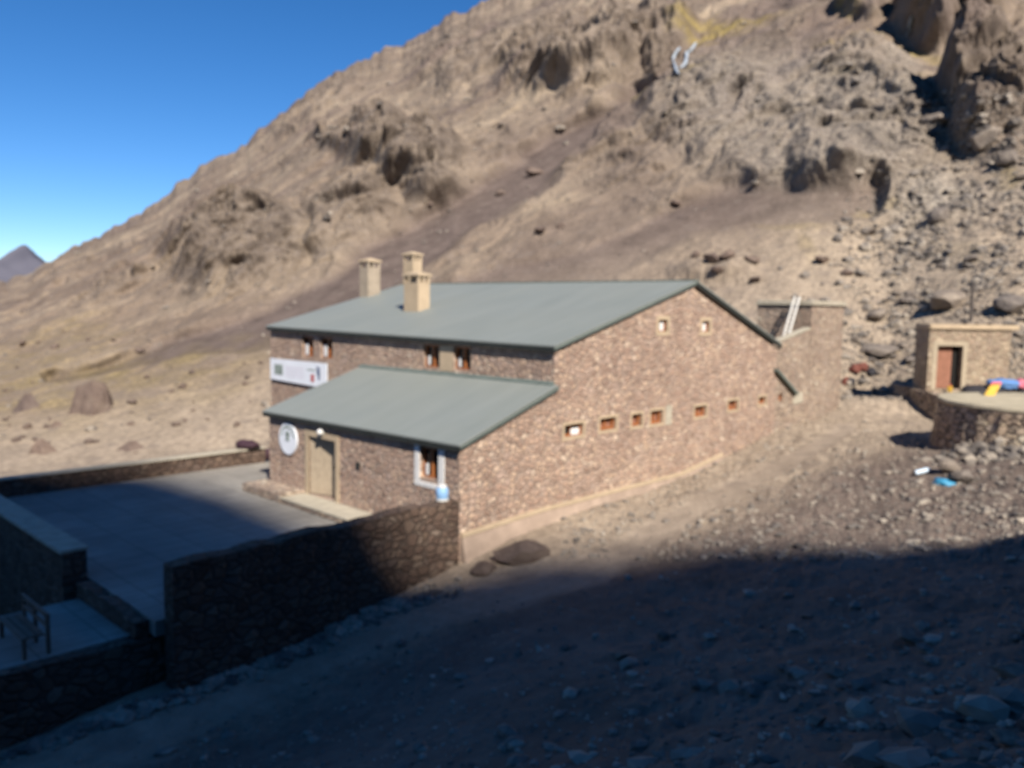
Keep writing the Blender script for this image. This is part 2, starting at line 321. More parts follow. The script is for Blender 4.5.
# --- near ground detail
pth = [(-40, 830), (60, 770), (130, 735), (220, 690), (320, 645), (430, 605), (520, 585), (600, 566), (650, 535), (700, 506), (760, 476), (815, 448), (850, 428)]
pw = np.interp(py, [430, 500, 560, 640, 768], [6, 10, 15, 24, 34])
trk = (1 - sstep(.7, 1.3, polydist(px, py, pth) / pw)) * (1 - hill)
nearD = (1 - hill) * (.22 * fbm(P0 * .5, 4) + .10 * fbm(P0 * 2.1 + 4, 3, True)) * (1 - .85 * trk) * (.4 + .6 * sstep(520, 700, px))
D = D + np.where(infr | (RH < rf), nearD, 0)
cov = sstep(4, 9, RH); D = np.where(hill > 0, D, D * cov)
tow = np.c_[-np.cos(YAW - AZ), -np.sin(YAW - AZ), 0 * AZ + .12]
hb = sstep(rf, rf + 30, RH)[:, None]; Dr = Nn * (1 - .62 * hb) + tow * .95 * hb; Dr /= np.linalg.norm(Dr, axis=1)[:, None]
P1 = P0 + Dr * D[:, None]
# keep the ground out of the house, the terraces and the hut
def carve(x0, x1, y0, y1, zt):
    k = (P1[:, 0] > x0) & (P1[:, 0] < x1) & (P1[:, 1] > y0) & (P1[:, 1] < y1); P1[k, 2] = np.minimum(P1[k, 2], zt)
carve(-12.3, -4, .22, 15.3, -1.0); carve(-4.2, 15., .15, 17.1, -1.0); carve(-24, -12.2, 1.1, 16, -3.3); carve(15, 22.2, .2, 2.4, .5)
def sheet(name, P, na, nr, mat, attrs=None):
    me = bpy.data.meshes.new(name); nf = (na - 1) * (nr - 1)
    me.vertices.add(len(P)); me.vertices.foreach_set('co', P.astype(np.float32).ravel())
    i = np.arange(na - 1)[:, None] * nr + np.arange(nr - 1)[None]; i = i.ravel()
    f = np.c_[i, i + nr, i + nr + 1, i + 1]
    me.loops.add(nf * 4); me.loops.foreach_set('vertex_index', f.astype(np.int32).ravel())
    me.polygons.add(nf); me.polygons.foreach_set('loop_start', np.arange(nf, dtype=np.int32) * 4)
    me.update(calc_edges=True); me.polygons.foreach_set('use_smooth', np.ones(nf, bool))
    for k, v in (attrs or {}).items():
        a = me.color_attributes.new(k, 'FLOAT_COLOR', 'POINT'); a.data.foreach_set('color', v.astype(np.float32).ravel())
    me.materials.append(mat); o = bpy.data.objects.new(name, me); COL.objects.link(o); o['kind'] = 'structure'
    return o, f
one = np.ones_like(X)
grey_m = np.clip(bl * (.75 + .7 * perlin(P0 * .12)), 0, 1)
fg_shade_soil = (1 - hill) * sstep(-1.5, -5.5, P0[:, 1] + .12 * P0[:, 0] + 1.5 * fbm(P0 * .3, 3)) * (1 - sstep(12, 19, P0[:, 0]))  # darker soil upslope of the track, darkened further to deepen the foreground shade
tone = sstep(-.1, .35, fbm(np.c_[ST[:, 0] * .03, ST[:, 1] * .045, ST[:, 2] * .012] + 61, 4)) * hill * sstep(330, 240, py) * (1 - bl)
strk = sstep(.08, .3, fbm(np.c_[ST[:, 0] * .018, ST[:, 1] * .07, ST[:, 2] * .006] + 91, 4)) * hill * .75 * (1 - bl)
grey_m = np.maximum(grey_m, .5 * ell(pxw, pyw, 810, 140, 150, 85, 8) * hill * (1 - scr))
dirt_m = (1 - hill) * .85 * (1 - .85 * fg_shade_soil)
ground, gf = sheet('ground', P1, NA, NR, M['ground'], {'zone': np.c_[np.clip(rockm * .9 + .75 * tone, 0, 1), np.clip(np.clip(np.maximum(scr, strk), 0, 1) * hill + fg_shade_soil * .95, 0, 1), gr, one], 'zone_b': np.c_[grey_m, dirt_m, trk, one]})
BV = BVHTree.FromPolygons([Vector(v) for v in P1.tolist()], gf.tolist())
def hit(x, y):
    d = Vector(ray(x, y)); dep = d.length; h = BV.ray_cast(Vector(CAM), d.normalized()); 
    return (h[0], h[1], h[3] / dep) if h[0] else (None, None, None)
def drop(x, y):
    h = BV.ray_cast(Vector((x, y, 400)), Vector((0, 0, -1))); return h[0].z if h[0] else 0.

# distant peak down the valley
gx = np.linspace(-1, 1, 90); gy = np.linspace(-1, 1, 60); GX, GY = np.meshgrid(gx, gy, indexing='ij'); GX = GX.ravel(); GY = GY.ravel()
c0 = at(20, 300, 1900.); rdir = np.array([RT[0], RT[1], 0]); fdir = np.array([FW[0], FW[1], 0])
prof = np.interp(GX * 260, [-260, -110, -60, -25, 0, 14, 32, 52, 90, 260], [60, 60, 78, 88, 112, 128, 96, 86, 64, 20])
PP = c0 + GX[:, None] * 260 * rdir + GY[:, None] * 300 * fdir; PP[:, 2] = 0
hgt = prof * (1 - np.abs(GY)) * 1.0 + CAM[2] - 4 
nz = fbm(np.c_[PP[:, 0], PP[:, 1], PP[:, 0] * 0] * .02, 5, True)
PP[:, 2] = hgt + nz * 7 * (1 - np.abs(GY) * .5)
pk, _ = sheet('distant_peak', PP, 90, 60, rock_mat('distant_hazed_rock', (.085, .088, .115), (.12, .12, .15), (.17, .16, .18)))  # rock colour tinted blue-grey in place of distance haze
# valley floor out to the horizon
bm = bmesh.new(); bmesh.ops.create_grid(bm, x_segments=40, y_segments=40, size=6000)
for v in bm.verts: v.co.z = -22 + 3 * math.sin(v.co.x * .003) 
me = bpy.data.meshes.new('valley_floor'); bm.to_mesh(me); bm.free(); me.materials.append(M['ground']); o = bpy.data.objects.new('valley_floor', me); COL.objects.link(o); o['kind'] = 'structure'

# the mountain at the photographer's back, whose shadow lies over the foreground
sh = np.array([SUN[0], SUN[1], 0]); sh_l = np.linalg.norm(sh); sh = sh / sh_l; slope = -SUN[2] / sh_l
lat = np.array([sh[1], -sh[0], 0])
Bk = [((-19, 19.5, .6), 150), ((-12.5, 17.2, .6), 150), ((-6.4, 15.0, .6), 150)]
for x, y, L in ((190, 484, 150), (230, 494, 150), (265, 507, 150), (300, 521, 150)):
    d = ray(x, y); tt = -CAM[2] / d[2]; Bk.append((tuple(CAM + tt * d), L))
for x, y, L in ((385, 512, 150), (415, 560, 145)):
    d = ray(x, y); tt = -CAM[1] / d[1]; Bk.append((tuple(CAM + tt * d), L))
for x, y, L in ((450, 574, 140), (495, 560, 135), (530, 549, 135), (565, 553, 135), (600, 555, 130), (640, 552, 125), (700, 547, 115), (760, 545, 105), (820, 545, 95), (880, 545, 80), (930, 545, 60), (975, 541, 45), (1023, 534, 36), (1080, 526, 34)):
    h = hit(x, y)[0]; Bk.append((tuple(h), L))
wq = sorted((float(np.dot(P_, lat)), P_[2] + slope * float(np.dot(P_, sh)), L, float(np.dot(P_, sh))) for P_, L in Bk)
wq = [(a, b_, c_ * (1.5 if 80 <= c_ <= 136 else 1), d_) for a, b_, c_, d_ in wq]
W_ = np.array([a[0] for a in wq]); Q_ = np.array([a[1] for a in wq]); L_ = np.array([a[2] for a in wq]); S_ = np.array([a[3] for a in wq])
ws = np.concatenate([np.linspace(-110, W_[0], 40)[:-1], np.linspace(W_[0], W_[-1], 160), np.linspace(W_[-1], W_[-1] + 90, 40)[1:]])
qs = np.interp(ws, W_, Q_) + np.where(ws < W_[0], (W_[0] - ws) * .05, 0); Ls = np.interp(ws, W_, L_)
ker = np.ones(5) / 5; qs2 = np.convolve(np.pad(qs, 2, 'edge'), ker, 'valid')
rows = []
jag = perlin(np.c_[ws * .9, ws * 0 + 2.2, ws * 0]) * .35 + perlin(np.c_[ws * .25, ws * 0 + 5.2, ws * 0]) * .5
for (k, hz) in ((.55, 0.), (.64, .2), (.76, .52), (.88, .8), (.96, .95), (1.0, 1.0), (1.08, .98), (1.4, .8), (2.2, .3), (2.6, -.2)):
    s_pos = np.interp(ws, W_, S_) * 0 + 0 - Ls * k
    ridge_z = qs2 + slope * Ls + jag
    base_z = 4.0
    z = base_z + (ridge_z - base_z) * hz
    if 0 < hz < 1: z = z + fbm(np.c_[ws, s_pos, z] * .06, 3) * 3 * (1 if k < 1 else 0) - (1.5 if k < 1 else .5)
    rows.append(np.c_[ws[:, None] * lat[None, :2] + s_pos[:, None] * sh[None, :2], z])
HP = np.stack(rows, 1).reshape(-1, 3)
zero = np.zeros(len(HP)); hs, _ = sheet('mountainside', HP, len(ws), len(rows), M['ground'], {'zone': np.c_[zero + 1, zero, zero, zero + 1], 'zone_b': np.c_[zero, zero, zero, zero + 1]})

# ------------------------------------------------------------------ object helpers
def thing(name, label, cat, loc=(0, 0, 0), group=None):
    o = bpy.data.objects.new(name, None); COL.objects.link(o); o.location = loc; o.empty_display_size = .3
    o['label'] = label; o['category'] = cat
    if group: o['group'] = group
    return o
def tag(o, label, cat, group=None):
    o['label'] = label; o['category'] = cat
    if group: o['group'] = group
    return o
def wloc(o):
    v = Vector(o.location)
    while o.parent: o = o.parent; v = v + Vector(o.location)
    return v
def obj(name, bm, mat, parent=None, loc=None, label=None, smooth=False):
    """bm is in world coordinates; the mesh is stored relative to its thing (or to loc)"""
    bmesh.ops.recalc_face_normals(bm, faces=bm.faces)
    org = wloc(parent) if parent else Vector(loc or (0, 0, 0))
    bmesh.ops.translate(bm, verts=bm.verts, vec=-org)
    me = bpy.data.meshes.new(name); bm.to_mesh(me); bm.free()
    for mm in (mat if isinstance(mat, (list, tuple)) else [mat]): me.materials.append(mm)
    if smooth:
        for p_ in me.polygons: p_.use_smooth = True
    o = bpy.data.objects.new(name, me); COL.objects.link(o)
    if parent: o.parent = parent
    else: o.location = org
    if label: o['label'] = label
    return o
def hexa(bm, pts):
    """8 points: bottom loop then top loop"""
    v = [bm.verts.new(p_) for p_ in pts]
    for f in ((3, 2, 1, 0), (4, 5, 6, 7), (0, 1, 5, 4), (1, 2, 6, 5), (2, 3, 7, 6), (3, 0, 4, 7)): bm.faces.new([v[i] for i in f])
def box(bm, x0, x1, y0, y1, z0, z1):
    hexa(bm, [(x0, y0, z0), (x1, y0, z0), (x1, y1, z0), (x0, y1, z0), (x0, y0, z1), (x1, y0, z1), (x1, y1, z1), (x0, y1, z1)])
def obox(bm, o, a, b, c):
    o, a, b, c = map(Vector, (o, a, b, c)); hexa(bm, [o, o + a, o + a + b, o + b, o + c, o + a + c, o + a + b + c, o + b + c])
def tube(bm, p0, p1, r0, r1=None, seg=10):
    p0, p1 = Vector(p0), Vector(p1); r1 = r0 if r1 is None else r1; d = (p1 - p0).normalized()
    a = d.orthogonal().normalized(); b_ = d.cross(a)
    A_ = [bm.verts.new(p0 + (a * math.cos(k * 2 * math.pi / seg) + b_ * math.sin(k * 2 * math.pi / seg)) * r0) for k in range(seg)]
    B_ = [bm.verts.new(p1 + (a * math.cos(k * 2 * math.pi / seg) + b_ * math.sin(k * 2 * math.pi / seg)) * r1) for k in range(seg)]
    for k in range(seg): bm.faces.new((A_[k], A_[(k + 1) % seg], B_[(k + 1) % seg], B_[k]))
    bm.faces.new(A_[::-1]); bm.faces.new(B_)
def rough_edges(bm, amt, cuts=0):
    for v in bm.verts: v.co += Vector([random.uniform(-amt, amt) for _ in range(3)])
def wall_panel(bm, O, U_, outline, holes, depth, back=True, Nin=None):
    """panel in the plane through O spanned by U_ and Z; outline & holes in (u, z); reveals go inward along Nin"""
    O = Vector(O); U_ = Vector(U_); Nin = Vector(Nin)
    P_ = lambda q_, d=0.: O + U_ * q_[0] + Vector((0, 0, 1)) * q_[1] + Nin * d
    hl = [[(a, b_), (a, d), (c_, d), (c_, b_)] for a, b_, c_, d in holes]
    loops = [[Vector((q_[0], q_[1], 0)) for q_ in outline]] + [[Vector((q_[0], q_[1], 0)) for q_ in h_] for h_ in hl]
    flat = [q_ for l in loops for q_ in l]; vs = [bm.verts.new(P_(q_)) for q_ in flat]
    for tri in tessellate_polygon(loops):
        try: bm.faces.new([vs[i] for i in tri])
        except ValueError: pass
    for h_ in hl:
        f = [bm.verts.new(P_(q_)) for q_ in h_]; g = [bm.verts.new(P_(q_, depth)) for q_ in h_]
        for k in range(4): bm.faces.new((f[k], f[(k + 1) % 4], g[(k + 1) % 4], g[k]))

# ------------------------------------------------------------------ the refuge
ref = thing('mountain_refuge', 'large two-storey stone mountain refuge with a grey-green metal roof and lower front wing', 'building', (0, 0, 0))
XR, L = 15.16, 17.25
gw = [(1.02, 2.88, .96, .40, 3), (2.84, 2.92, .90, .42, 0), (4.52, 2.90, .62, .44, 0), (5.76, 2.90, .78, .50, 0), (8.80, 2.87, .86, .42, 0), (11.36, 2.92, .82, .40, 0), (13.92, 2.94, .68, .32, 0), (15.0 - .0, 2.95, .0, .0, 0)]
gw = gw[:7] + [(15.72, 2.95, .0, .0, 0)]
low = [(x - w_ / 2, z - h_ / 2, x + w_ / 2, z + h_ / 2) for x, z, w_, h_, k in gw if w_ > 0]
upw = [(5.70, 6.03, 6.27, 6.46), (8.68, 5.98, 9.24, 6.41)]
bm = bmesh.new()
out = [(-4, -2.6), (XR, -2.6), (XR, 5.12), (7.95, 7.83), (0, 5.56), (0, 4.30), (-4, 2.84)]
wall_panel(bm, (0, 0, 0), (1, 0, 0), out, low + upw, .28, Nin=(0, 1, 0))
obj('gable_wall', bm, M['stone'], ref)
# eave wall above the wing and its free left length
def win_y(y0, y1, z0, z1): return (y0, z0, y1, z1)
ew = [win_y(3.84, 4.72, 4.62, 5.42), win_y(5.50, 6.38, 4.60, 5.42), win_y(12.25, 13.15, 4.56, 5.42), win_y(13.70, 14.58, 4.56, 5.42)]
bm = bmesh.new(); wall_panel(bm, (0, 0, 0), (0, 1, 0), [(0.0, 3.9), (L, 3.9), (L, 5.72), (0.0, 5.56)], ew, .26, Nin=(1, 0, 0))
wall_panel(bm, (0, 0, 0), (0, 1, 0), [(10.4, -2.6), (L, -2.6), (L, 3.9), (10.4, 3.9)], [], .2, Nin=(1, 0, 0))
obj('eave_wall', bm, M['stone'], ref)
bm = bmesh.new()  # far gable and rear wall
f1 = [bm.verts.new(q_) for q_ in ((0, L, -2.6), (XR, L, -2.6), (XR, L, 5.12), (7.95, L, 7.83), (0, L, 5.56))]; bm.faces.new(f1)
f2 = [bm.verts.new(q_) for q_ in ((XR, 0, -2.6), (XR, L, -2.6), (XR, L, 5.12), (XR, 0, 5.12))]; bm.faces.new(f2)
obj('rear_wall', bm, M['stone'], ref)
# wing front with door and window openings
aw = [(6.12, .22, 7.74, 2.28), (.92, 1.78, 1.74, 2.70)]
bm = bmesh.new(); wall_panel(bm, (-4, 0, 0), (0, 1, 0), [(0, -2.6), (10.4, -2.6), (10.4, 2.84), (0, 2.84)], aw, .32, Nin=(1, 0, 0))
v = [bm.verts.new(q_) for q_ in ((-4, 10.4, -2.6), (0, 10.4, -2.6), (0, 10.4, 4.3), (-4, 10.4, 2.84))]; bm.faces.new(v)
obj('wing_wall', bm, M['stone'], ref, label='shaded stone front wall of the low wing with its door and window')
# corner and inner dark room
bm = bmesh.new(); box(bm, -3.1, -.6, 1.2, 10.1, -.1, .18); obj('room_floor', bm, M['render_grey'], ref)
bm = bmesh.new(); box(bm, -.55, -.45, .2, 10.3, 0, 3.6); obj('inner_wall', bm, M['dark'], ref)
# roofs
def slab(name, q4, th, mat, fasc=None):
    bm = bmesh.new(); q4 = [Vector(a) for a in q4]; dz = Vector((0, 0, -th)); hexa(bm, [a + dz for a in q4] + q4); return obj(name, bm, mat, ref)
e0, rg, er = (-.17, 5.66), (7.98, 7.95), (15.28, 5.40)
yl, yr = 17.35, -.14
r1 = slab('roof', [(e0[0], yr, e0[1]), (rg[0], yr, rg[1]), (rg[0], yl + .25, rg[1]), (e0[0], yl, e0[1] + .14)], .05, M['roof'])
bm = bmesh.new(); q4 = [(rg[0], yr, rg[1]), (er[0], yr, er[1]), (er[0], yl, er[1]), (rg[0], yl + .25, rg[1])]
hexa(bm, [(a[0], a[1], a[2] - .05) for a in q4] + q4); obj('roof', bm, M['roof'], ref, label='rear slope of the main roof, seen edge-on')
r3 = slab('wing_roof', [(-4.15, -.16, 2.98), (-.003, -.16, 4.42), (-.003, 10.3, 4.36), (-4.15, 10.62, 2.88)], .05, M['roof'])
# dark fascias and verge trims, each just clear of the sheet above
bm = bmesh.new(); hexa(bm, [(-.172, yr + .02, 5.46), (-.12, yr + .02, 5.46), (-.12, yl - .02, 5.60), (-.172, yl - .02, 5.60), (-.172, yr + .02, 5.608), (-.12, yr + .02, 5.608), (-.12, yl - .02, 5.748), (-.172, yl - .02, 5.748)]); obj('fascia', bm, M['fascia'], ref)
bm = bmesh.new(); hexa(bm, [(-4.152, -.14, 2.78), (-4.10, -.14, 2.78), (-4.10, 10.6, 2.68), (-4.152, 10.6, 2.68), (-4.152, -.14, 2.928), (-4.10, -.14, 2.928), (-4.10, 10.6, 2.828), (-4.152, 10.6, 2.828)]); obj('fascia', bm, M['fascia'], ref)
def verge(a, b_, th, dep, mat):
    bm = bmesh.new(); (x0, z0), (x1, z1) = a, b_
    hexa(bm, [(x0, yr + .01, z0 - th), (x1, yr + .01, z1 - th), (x1, yr + dep, z1 - th), (x0, yr + dep, z0 - th), (x0, yr + .01, z0), (x1, yr + .01, z1), (x1, yr + dep, z1), (x0, yr + dep, z0)]); obj('verge_trim', bm, mat, ref)
verge((e0[0], e0[1] - .053), (rg[0], rg[1] - .053), .10, .05, M['edge']); verge((rg[0] + .002, rg[1] - .053), (er[0], er[1] - .053), .17, .05, M['fascia'])
verge((-4.12, 2.925), (0.1, 4.37), .09, .05, M['edge'])
bm = bmesh.new(); hexa(bm, [(14.86, -.22, 4.18), (17.02, -.22, 2.98), (17.02, -.004, 2.98), (14.86, -.004, 4.18), (14.86, -.22, 4.30), (17.02, -.22, 3.10), (17.02, -.004, 3.10), (14.86, -.004, 4.30)]); obj('lean_to_verge', bm, M['edge'], ref)
bm = bmesh.new(); box(bm, rg[0] - .12, rg[0] + .12, yr - .01, yl + .27, rg[1] - .035, rg[1] + .03); obj('ridge_cap', bm, M['edge'], ref)
bm = bmesh.new(); hexa(bm, [(-.08, 0, 4.33), (-.004, 0, 4.36), (-.004, 10.3, 4.30), (-.08, 10.3, 4.27), (-.08, 0, 4.44), (-.004, 0, 4.52), (-.004, 10.3, 4.46), (-.08, 10.3, 4.38)]); obj('flashing', bm, M['edge'], ref)
# footing along the gable
bm = bmesh.new()
fx = [(-3.9, .52), (-.6, .58), (3, .66), (7.4, .82), (11, 1.1), (14, 1.35)]; fx = [(-3.96, .30), (-.56, .47), (3., .50), (7.5, .52), (10.5, .9)]
for (x0, z0), (x1, z1) in zip(fx[:-1], fx[1:]):
    hexa(bm, [(x0, -.34, z0 - 1.2), (x1, -.34, z1 - 1.2), (x1, -.003, z1 - 1.2), (x0, -.003, z0 - 1.2), (x0, -.10, z0), (x1, -.10, z1), (x1, -.003, z1), (x0, -.003, z0)])
obj('footing', bm, plain('footing_earth_render', (.37, .285, .225), .95, .2, 1.5, .1, .4), ref)
bm = bmesh.new()
for (x0, z0), (x1, z1) in zip(fx[:-1], fx[1:]):
    hexa(bm, [(x0, -.13, z0 + .003), (x1, -.13, z1 + .003), (x1, -.004, z1 + .003), (x0, -.004, z0 + .003), (x0, -.13, z0 + .10), (x1, -.13, z1 + .10), (x1, -.004, z1 + .10), (x0, -.004, z0 + .10)])
obj('footing_ledge', bm, M['render'], ref)
# small gable windows: pale surround, wooden frame, glass, bits of cloth
def frame_ring(bm, x0, x1, z0, z1, wd, ya, yb):
    box(bm, x0, x1, ya, yb, z1 - wd, z1); box(bm, x0, x1, ya, yb, z0, z0 + wd); box(bm, x0, x0 + wd, ya, yb, z0 + wd, z1 - wd); box(bm, x1 - wd, x1, ya, yb, z0 + wd, z1 - wd)
def gable_window(x0, z0, x1, z1, kind, sw=.13):
    bm = bmesh.new(); frame_ring(bm, x0 - sw, x1 + sw, z0 - sw, z1 + sw, sw, -.012, .02); fr0 = None
    wn = obj('window', bm, M['render'], ref)
    bm = bmesh.new(); frame_ring(bm, x0 + .003, x1 - .003, z0 + .003, z1 - .003, .075, .11, .17)
    if x1 - x0 > .7: box(bm, (x0 + x1) / 2 - .03, (x0 + x1) / 2 + .03, .14, .2, z0 + .06, z1 - .06)
    obj('frame', bm, M['wood'], wn)
    bm = bmesh.new(); box(bm, x0 + .01, x1 - .01, .205, .215, z0 + .01, z1 - .01); obj('pane', bm, M['glass'] if kind != 0 else M['door_brown'], wn)
    if kind in (1, 3):
        bm = bmesh.new(); c_ = x0 + (x1 - x0) * (.6 if kind == 1 else .68); wd = (x1 - x0) * (.2 if kind == 1 else .22); h_ = (z1 - z0)
        box(bm, c_ - wd, c_ + wd, .10, .135, z0 + .03, z0 + h_ * (.80 if kind == 1 else .6)); bmesh.ops.bevel(bm, geom=bm.edges[:], offset=.03, segments=2, affect='EDGES'); obj('cloth', bm, M['curtain'], wn)
for (a, k) in zip(low, [q_[4] for q_ in gw]): gable_window(*a, k, .09)
bm_ = None
for a in upw: gable_window(*a, 1, .14)
bm = bmesh.new(); box(bm, 6.34, 6.75, -.012, .01, 2.55, 3.28); obj('render_patch', bm, M['coping'], ref)
# last window, in the bay behind the lean-to verge
# eave windows
def eave_window(y0, z0, y1, z1, xw, white=False):
    bm = bmesh.new()
    xa, xb = xw + .12, xw + .18
    box(bm, xa, xb, y0 + .003, y0 + .07, z0, z1); box(bm, xa, xb, y1 - .07, y1 - .003, z0, z1); box(bm, xa, xb, y0 + .07, y1 - .07, z0 + .003, z0 + .07); box(bm, xa, xb, y0 + .07, y1 - .07, z1 - .07, z1 - .003)
    ym = (y0 + y1) / 2; box(bm, xa, xb, ym - .045, ym + .045, z0 + .07, z1 - .07)
    wn = obj('window', bm, M['wood'], ref)
    bm = bmesh.new(); box(bm, xb + .004, xb + .014, y0 + .01, y1 - .01, z0 + .01, z1 - .01); obj('pane', bm, M['glass'], wn)
    if white:
        bm = bmesh.new(); box(bm, xa - .03, xa - .01, y1 - .36, y1 - .1, z0 + .06, z0 + .55); bmesh.ops.bevel(bm, geom=bm.edges[:], offset=.008, segments=1, affect='EDGES'); obj('curtain', bm, M['curtain'], wn)
    else:
        bm = bmesh.new(); box(bm, xa - .03, xa - .01, y1 - .28, y1 - .16, z0 + .08, z0 + .42); obj('curtain', bm, M['curtain'], wn)
    return wn
for k, (y0, z0, y1, z1) in enumerate(ew): eave_window(y0, z0, y1, z1, 0, k > 1)
# pale strip between and beside windows
bm = bmesh.new(); box(bm, -.012, .01, 4.76, 5.46, 4.52, 5.42); obj('render_patch', bm, M['render'], ref)
# wing window with white painted surround
y0, z0, y1, z1 = aw[1]
wn = eave_window(y0, z0, y1, z1, -4)
bm = bmesh.new()
for a in ((y0 - .28, y0 - .01, 1.66, 2.72), (y1 + .01, y1 + .25, 1.66, 2.72), (y0 - .28, y1 + .25, 1.50, 1.66)): box(bm, -4.02, -3.98, *a)
bmesh.ops.bevel(bm, geom=bm.edges[:], offset=.012, segments=1, affect='EDGES'); obj('surround', bm, M['white'], wn)
# doorway: tan surround, leaf standing open inward, step
y0, z0, y1, z1 = aw[0]
bm = bmesh.new()
for a in ((y0 - .2, y0 - .0, .1, z1), (y1 + .0, y1 + .24, .1, z1), (y0 - .2, y1 + .24, z1, z1 + .2)): box(bm, -4.03, -3.97, *a)
dr_ = obj('door', bm, M['render'], ref)
hx = Vector((-3.95, y1 - .02, z0 + .03)); dv = Vector((.33, -1.12, 0)); nv = Vector((dv.y, -dv.x, 0)).normalized() * -1; hl_ = z1 - z0 - .06
bm = bmesh.new(); obox(bm, hx, dv, nv * .05, (0, 0, hl_))
for k in range(6): obox(bm, hx + dv * (k / 6 + .012) - nv * .014 + Vector((0, 0, .03)), dv * (.143), nv * .0135, (0, 0, hl_ - .06))
obj('leaf', bm, M['wood_pale'], dr_, label='pale boarded door leaf standing ajar')
bm = bmesh.new(); obox(bm, hx + dv * .9 - nv * .05 + Vector((0, 0, .95)), dv * .05, nv * .035, (0, 0, .16)); obj('handle', bm, M['fascia'], dr_)
bm = bmesh.new(); box(bm, -5.0, -4.003, 8.0, 10.6, .0, .32); box(bm, -5.0, -4.003, 4.0, 7.997, .0, .17); bmesh.ops.bevel(bm, geom=bm.edges[:], offset=.03, segments=2, affect='EDGES'); rough_edges(bm, .015)
obj('step', bm, M['stone_tower'], ref)
bm = bmesh.new(); box(bm, -5.02, -4.003, 4.02, 8.1, .172, .215); obj('step_top', bm, M['coping'], ref)
# chimneys
def chimney(x0, x1, y0, y1, z0, z1, mat, lab):
    bm = bmesh.new(); box(bm, x0, x1, y0, y1, z0 - .5, z1 - .42)
    g = .12
    for (a, b_) in ((x0, y0), (x1 - g, y0), (x0, y1 - g), (x1 - g, y1 - g)): box(bm, a, a + g, b_, b_ + g, z1 - .42, z1 - .14)
    box(bm, (x0 + x1) / 2 - .05, (x0 + x1) / 2 + .05, y0 + .01, y0 + .1, z1 - .42, z1 - .14); box(bm, x0 + .2, x1 - .2, y0 + .2, y1 - .2, z1 - .42, z1 - .14)
    ch = obj('chimney', bm, mat, ref, label=lab)
    bm = bmesh.new(); box(bm, x0 - .06, x1 + .06, y0 - .06, y1 + .06, z1 - .14, z1 - .05)
    v0 = bm.verts.new(((x0 + x1) / 2, (y0 + y1) / 2, z1 + .09)); c4 = [bm.verts.new(q_) for q_ in ((x0 - .06, y0 - .06, z1 - .048), (x1 + .06, y0 - .06, z1 - .048), (x1 + .06, y1 + .06, z1 - .048), (x0 - .06, y1 + .06, z1 - .048))]
    for k in range(4): bm.faces.new((c4[k], c4[(k + 1) % 4], v0))
    obj('cap', bm, M['render'], ch)
chimney(2.94, 3.58, 10.26, 11.22, 6.5, 8.22, M['render'], 'tall pale rendered chimney standing in the middle of the front roof slope')
chimney(7.7, 8.3, 16.45, 17.25, 7.8, 9.55, M['render'], 'pale rendered chimney near the ridge, mostly behind another')
chimney(5.2, 5.95, 16.9, 17.6, 6.6, 9.1, M['render_grey'], 'greyish tan chimney with a pale cap at the far gable')
# extra low wall length past the gable: link block with flat roof, the eighth small window
lk = thing('flat_roofed_block', 'low flat-roofed stone block joining the refuge to the tall stone tower', 'building', (17, 0, 1.5))
bm = bmesh.new(); wall_panel(bm, (0, 0.0, 0), (1, 0, 0), [(XR + .003, -1), (18.44, -1), (18.44, 6.0), (17.3, 5.76), (XR + .003, 5.46)], [(15.46, 2.78, 15.92, 3.12)], .2, Nin=(0, 1, 0))
obj('wall', bm, M['stone_tower'], lk)
bm = bmesh.new(); frame_ring(bm, 15.47, 15.91, 2.79, 3.11, .05, .1, .16); wn = obj('window', bm, M['wood'], lk)
bm = bmesh.new(); box(bm, 15.48, 15.90, .165, .175, 2.8, 3.1); obj('pane', bm, M['door_brown'], wn)
bm = bmesh.new(); hexa(bm, [(XR + .1, -.03, 5.462), (18.4, -.03, 6.0), (18.4, .3, 6.0), (XR + .1, .3, 5.462), (XR + .1, -.03, 5.56), (18.4, -.03, 6.1), (18.4, .3, 6.1), (XR + .1, .3, 5.56)]); obj('coping', bm, M['coping'], lk)
bm = bmesh.new(); box(bm, XR + .3, 18.44, .31, 2.6, 4.6, 4.95); obj('roof_deck', bm, M['coping'], lk)
bm = bmesh.new(); box(bm, 16.95, 17.9, -.035, -.003, 2.55, 3.06); rough_edges(bm, .01); obj('render_patch', bm, M['coping'], lk)
# tower
tw = thing('stone_tower', 'tall flat-topped square stone tower standing at the right end of the refuge', 'building', (20.3, 1.2, 1.8))
bm = bmesh.new(); box(bm, 18.46, 22.26, -.02, 2.75, -1, 7.16); bmesh.ops.subdivide_edges(bm, edges=bm.edges[:], cuts=5, use_grid_fill=True); rough_edges(bm, .02); obj('wall', bm, M['stone_tower'], tw)
bm = bmesh.new(); box(bm, 18.36, 22.36, -.12, 2.85, 7.14, 7.24); box(bm, 18.42, 22.32, -.08, 2.8, 7.242, 7.36); bmesh.ops.bevel(bm, geom=bm.edges[:], offset=.02, segments=1, affect='EDGES'); obj('coping', bm, M['coping'], tw)
# ladder
lb, lt = Vector((16.75, .62, 4.95)), Vector((18.12, .62, 7.52)); ud = (lt - lb)
ld = thing('ladder', 'pale metal ladder leaning against the side of the tall stone tower', 'ladder', tuple(lb))
for s_ in (.14, .38):
    bm = bmesh.new(); tube(bm, lb + Vector((0, s_ - .3, 0)), lt + Vector((0, s_ - .3, 0)), .055); obj('rail', bm, M['aluminium'], ld)
for k in range(12):
    q_ = lb + ud * ((k + .6) / 12.3); bm = bmesh.new(); tube(bm, q_ + Vector((0, -.2, 0)), q_ + Vector((0, .12, 0)), .035, seg=8); obj('rung', bm, M['aluminium'], ld)

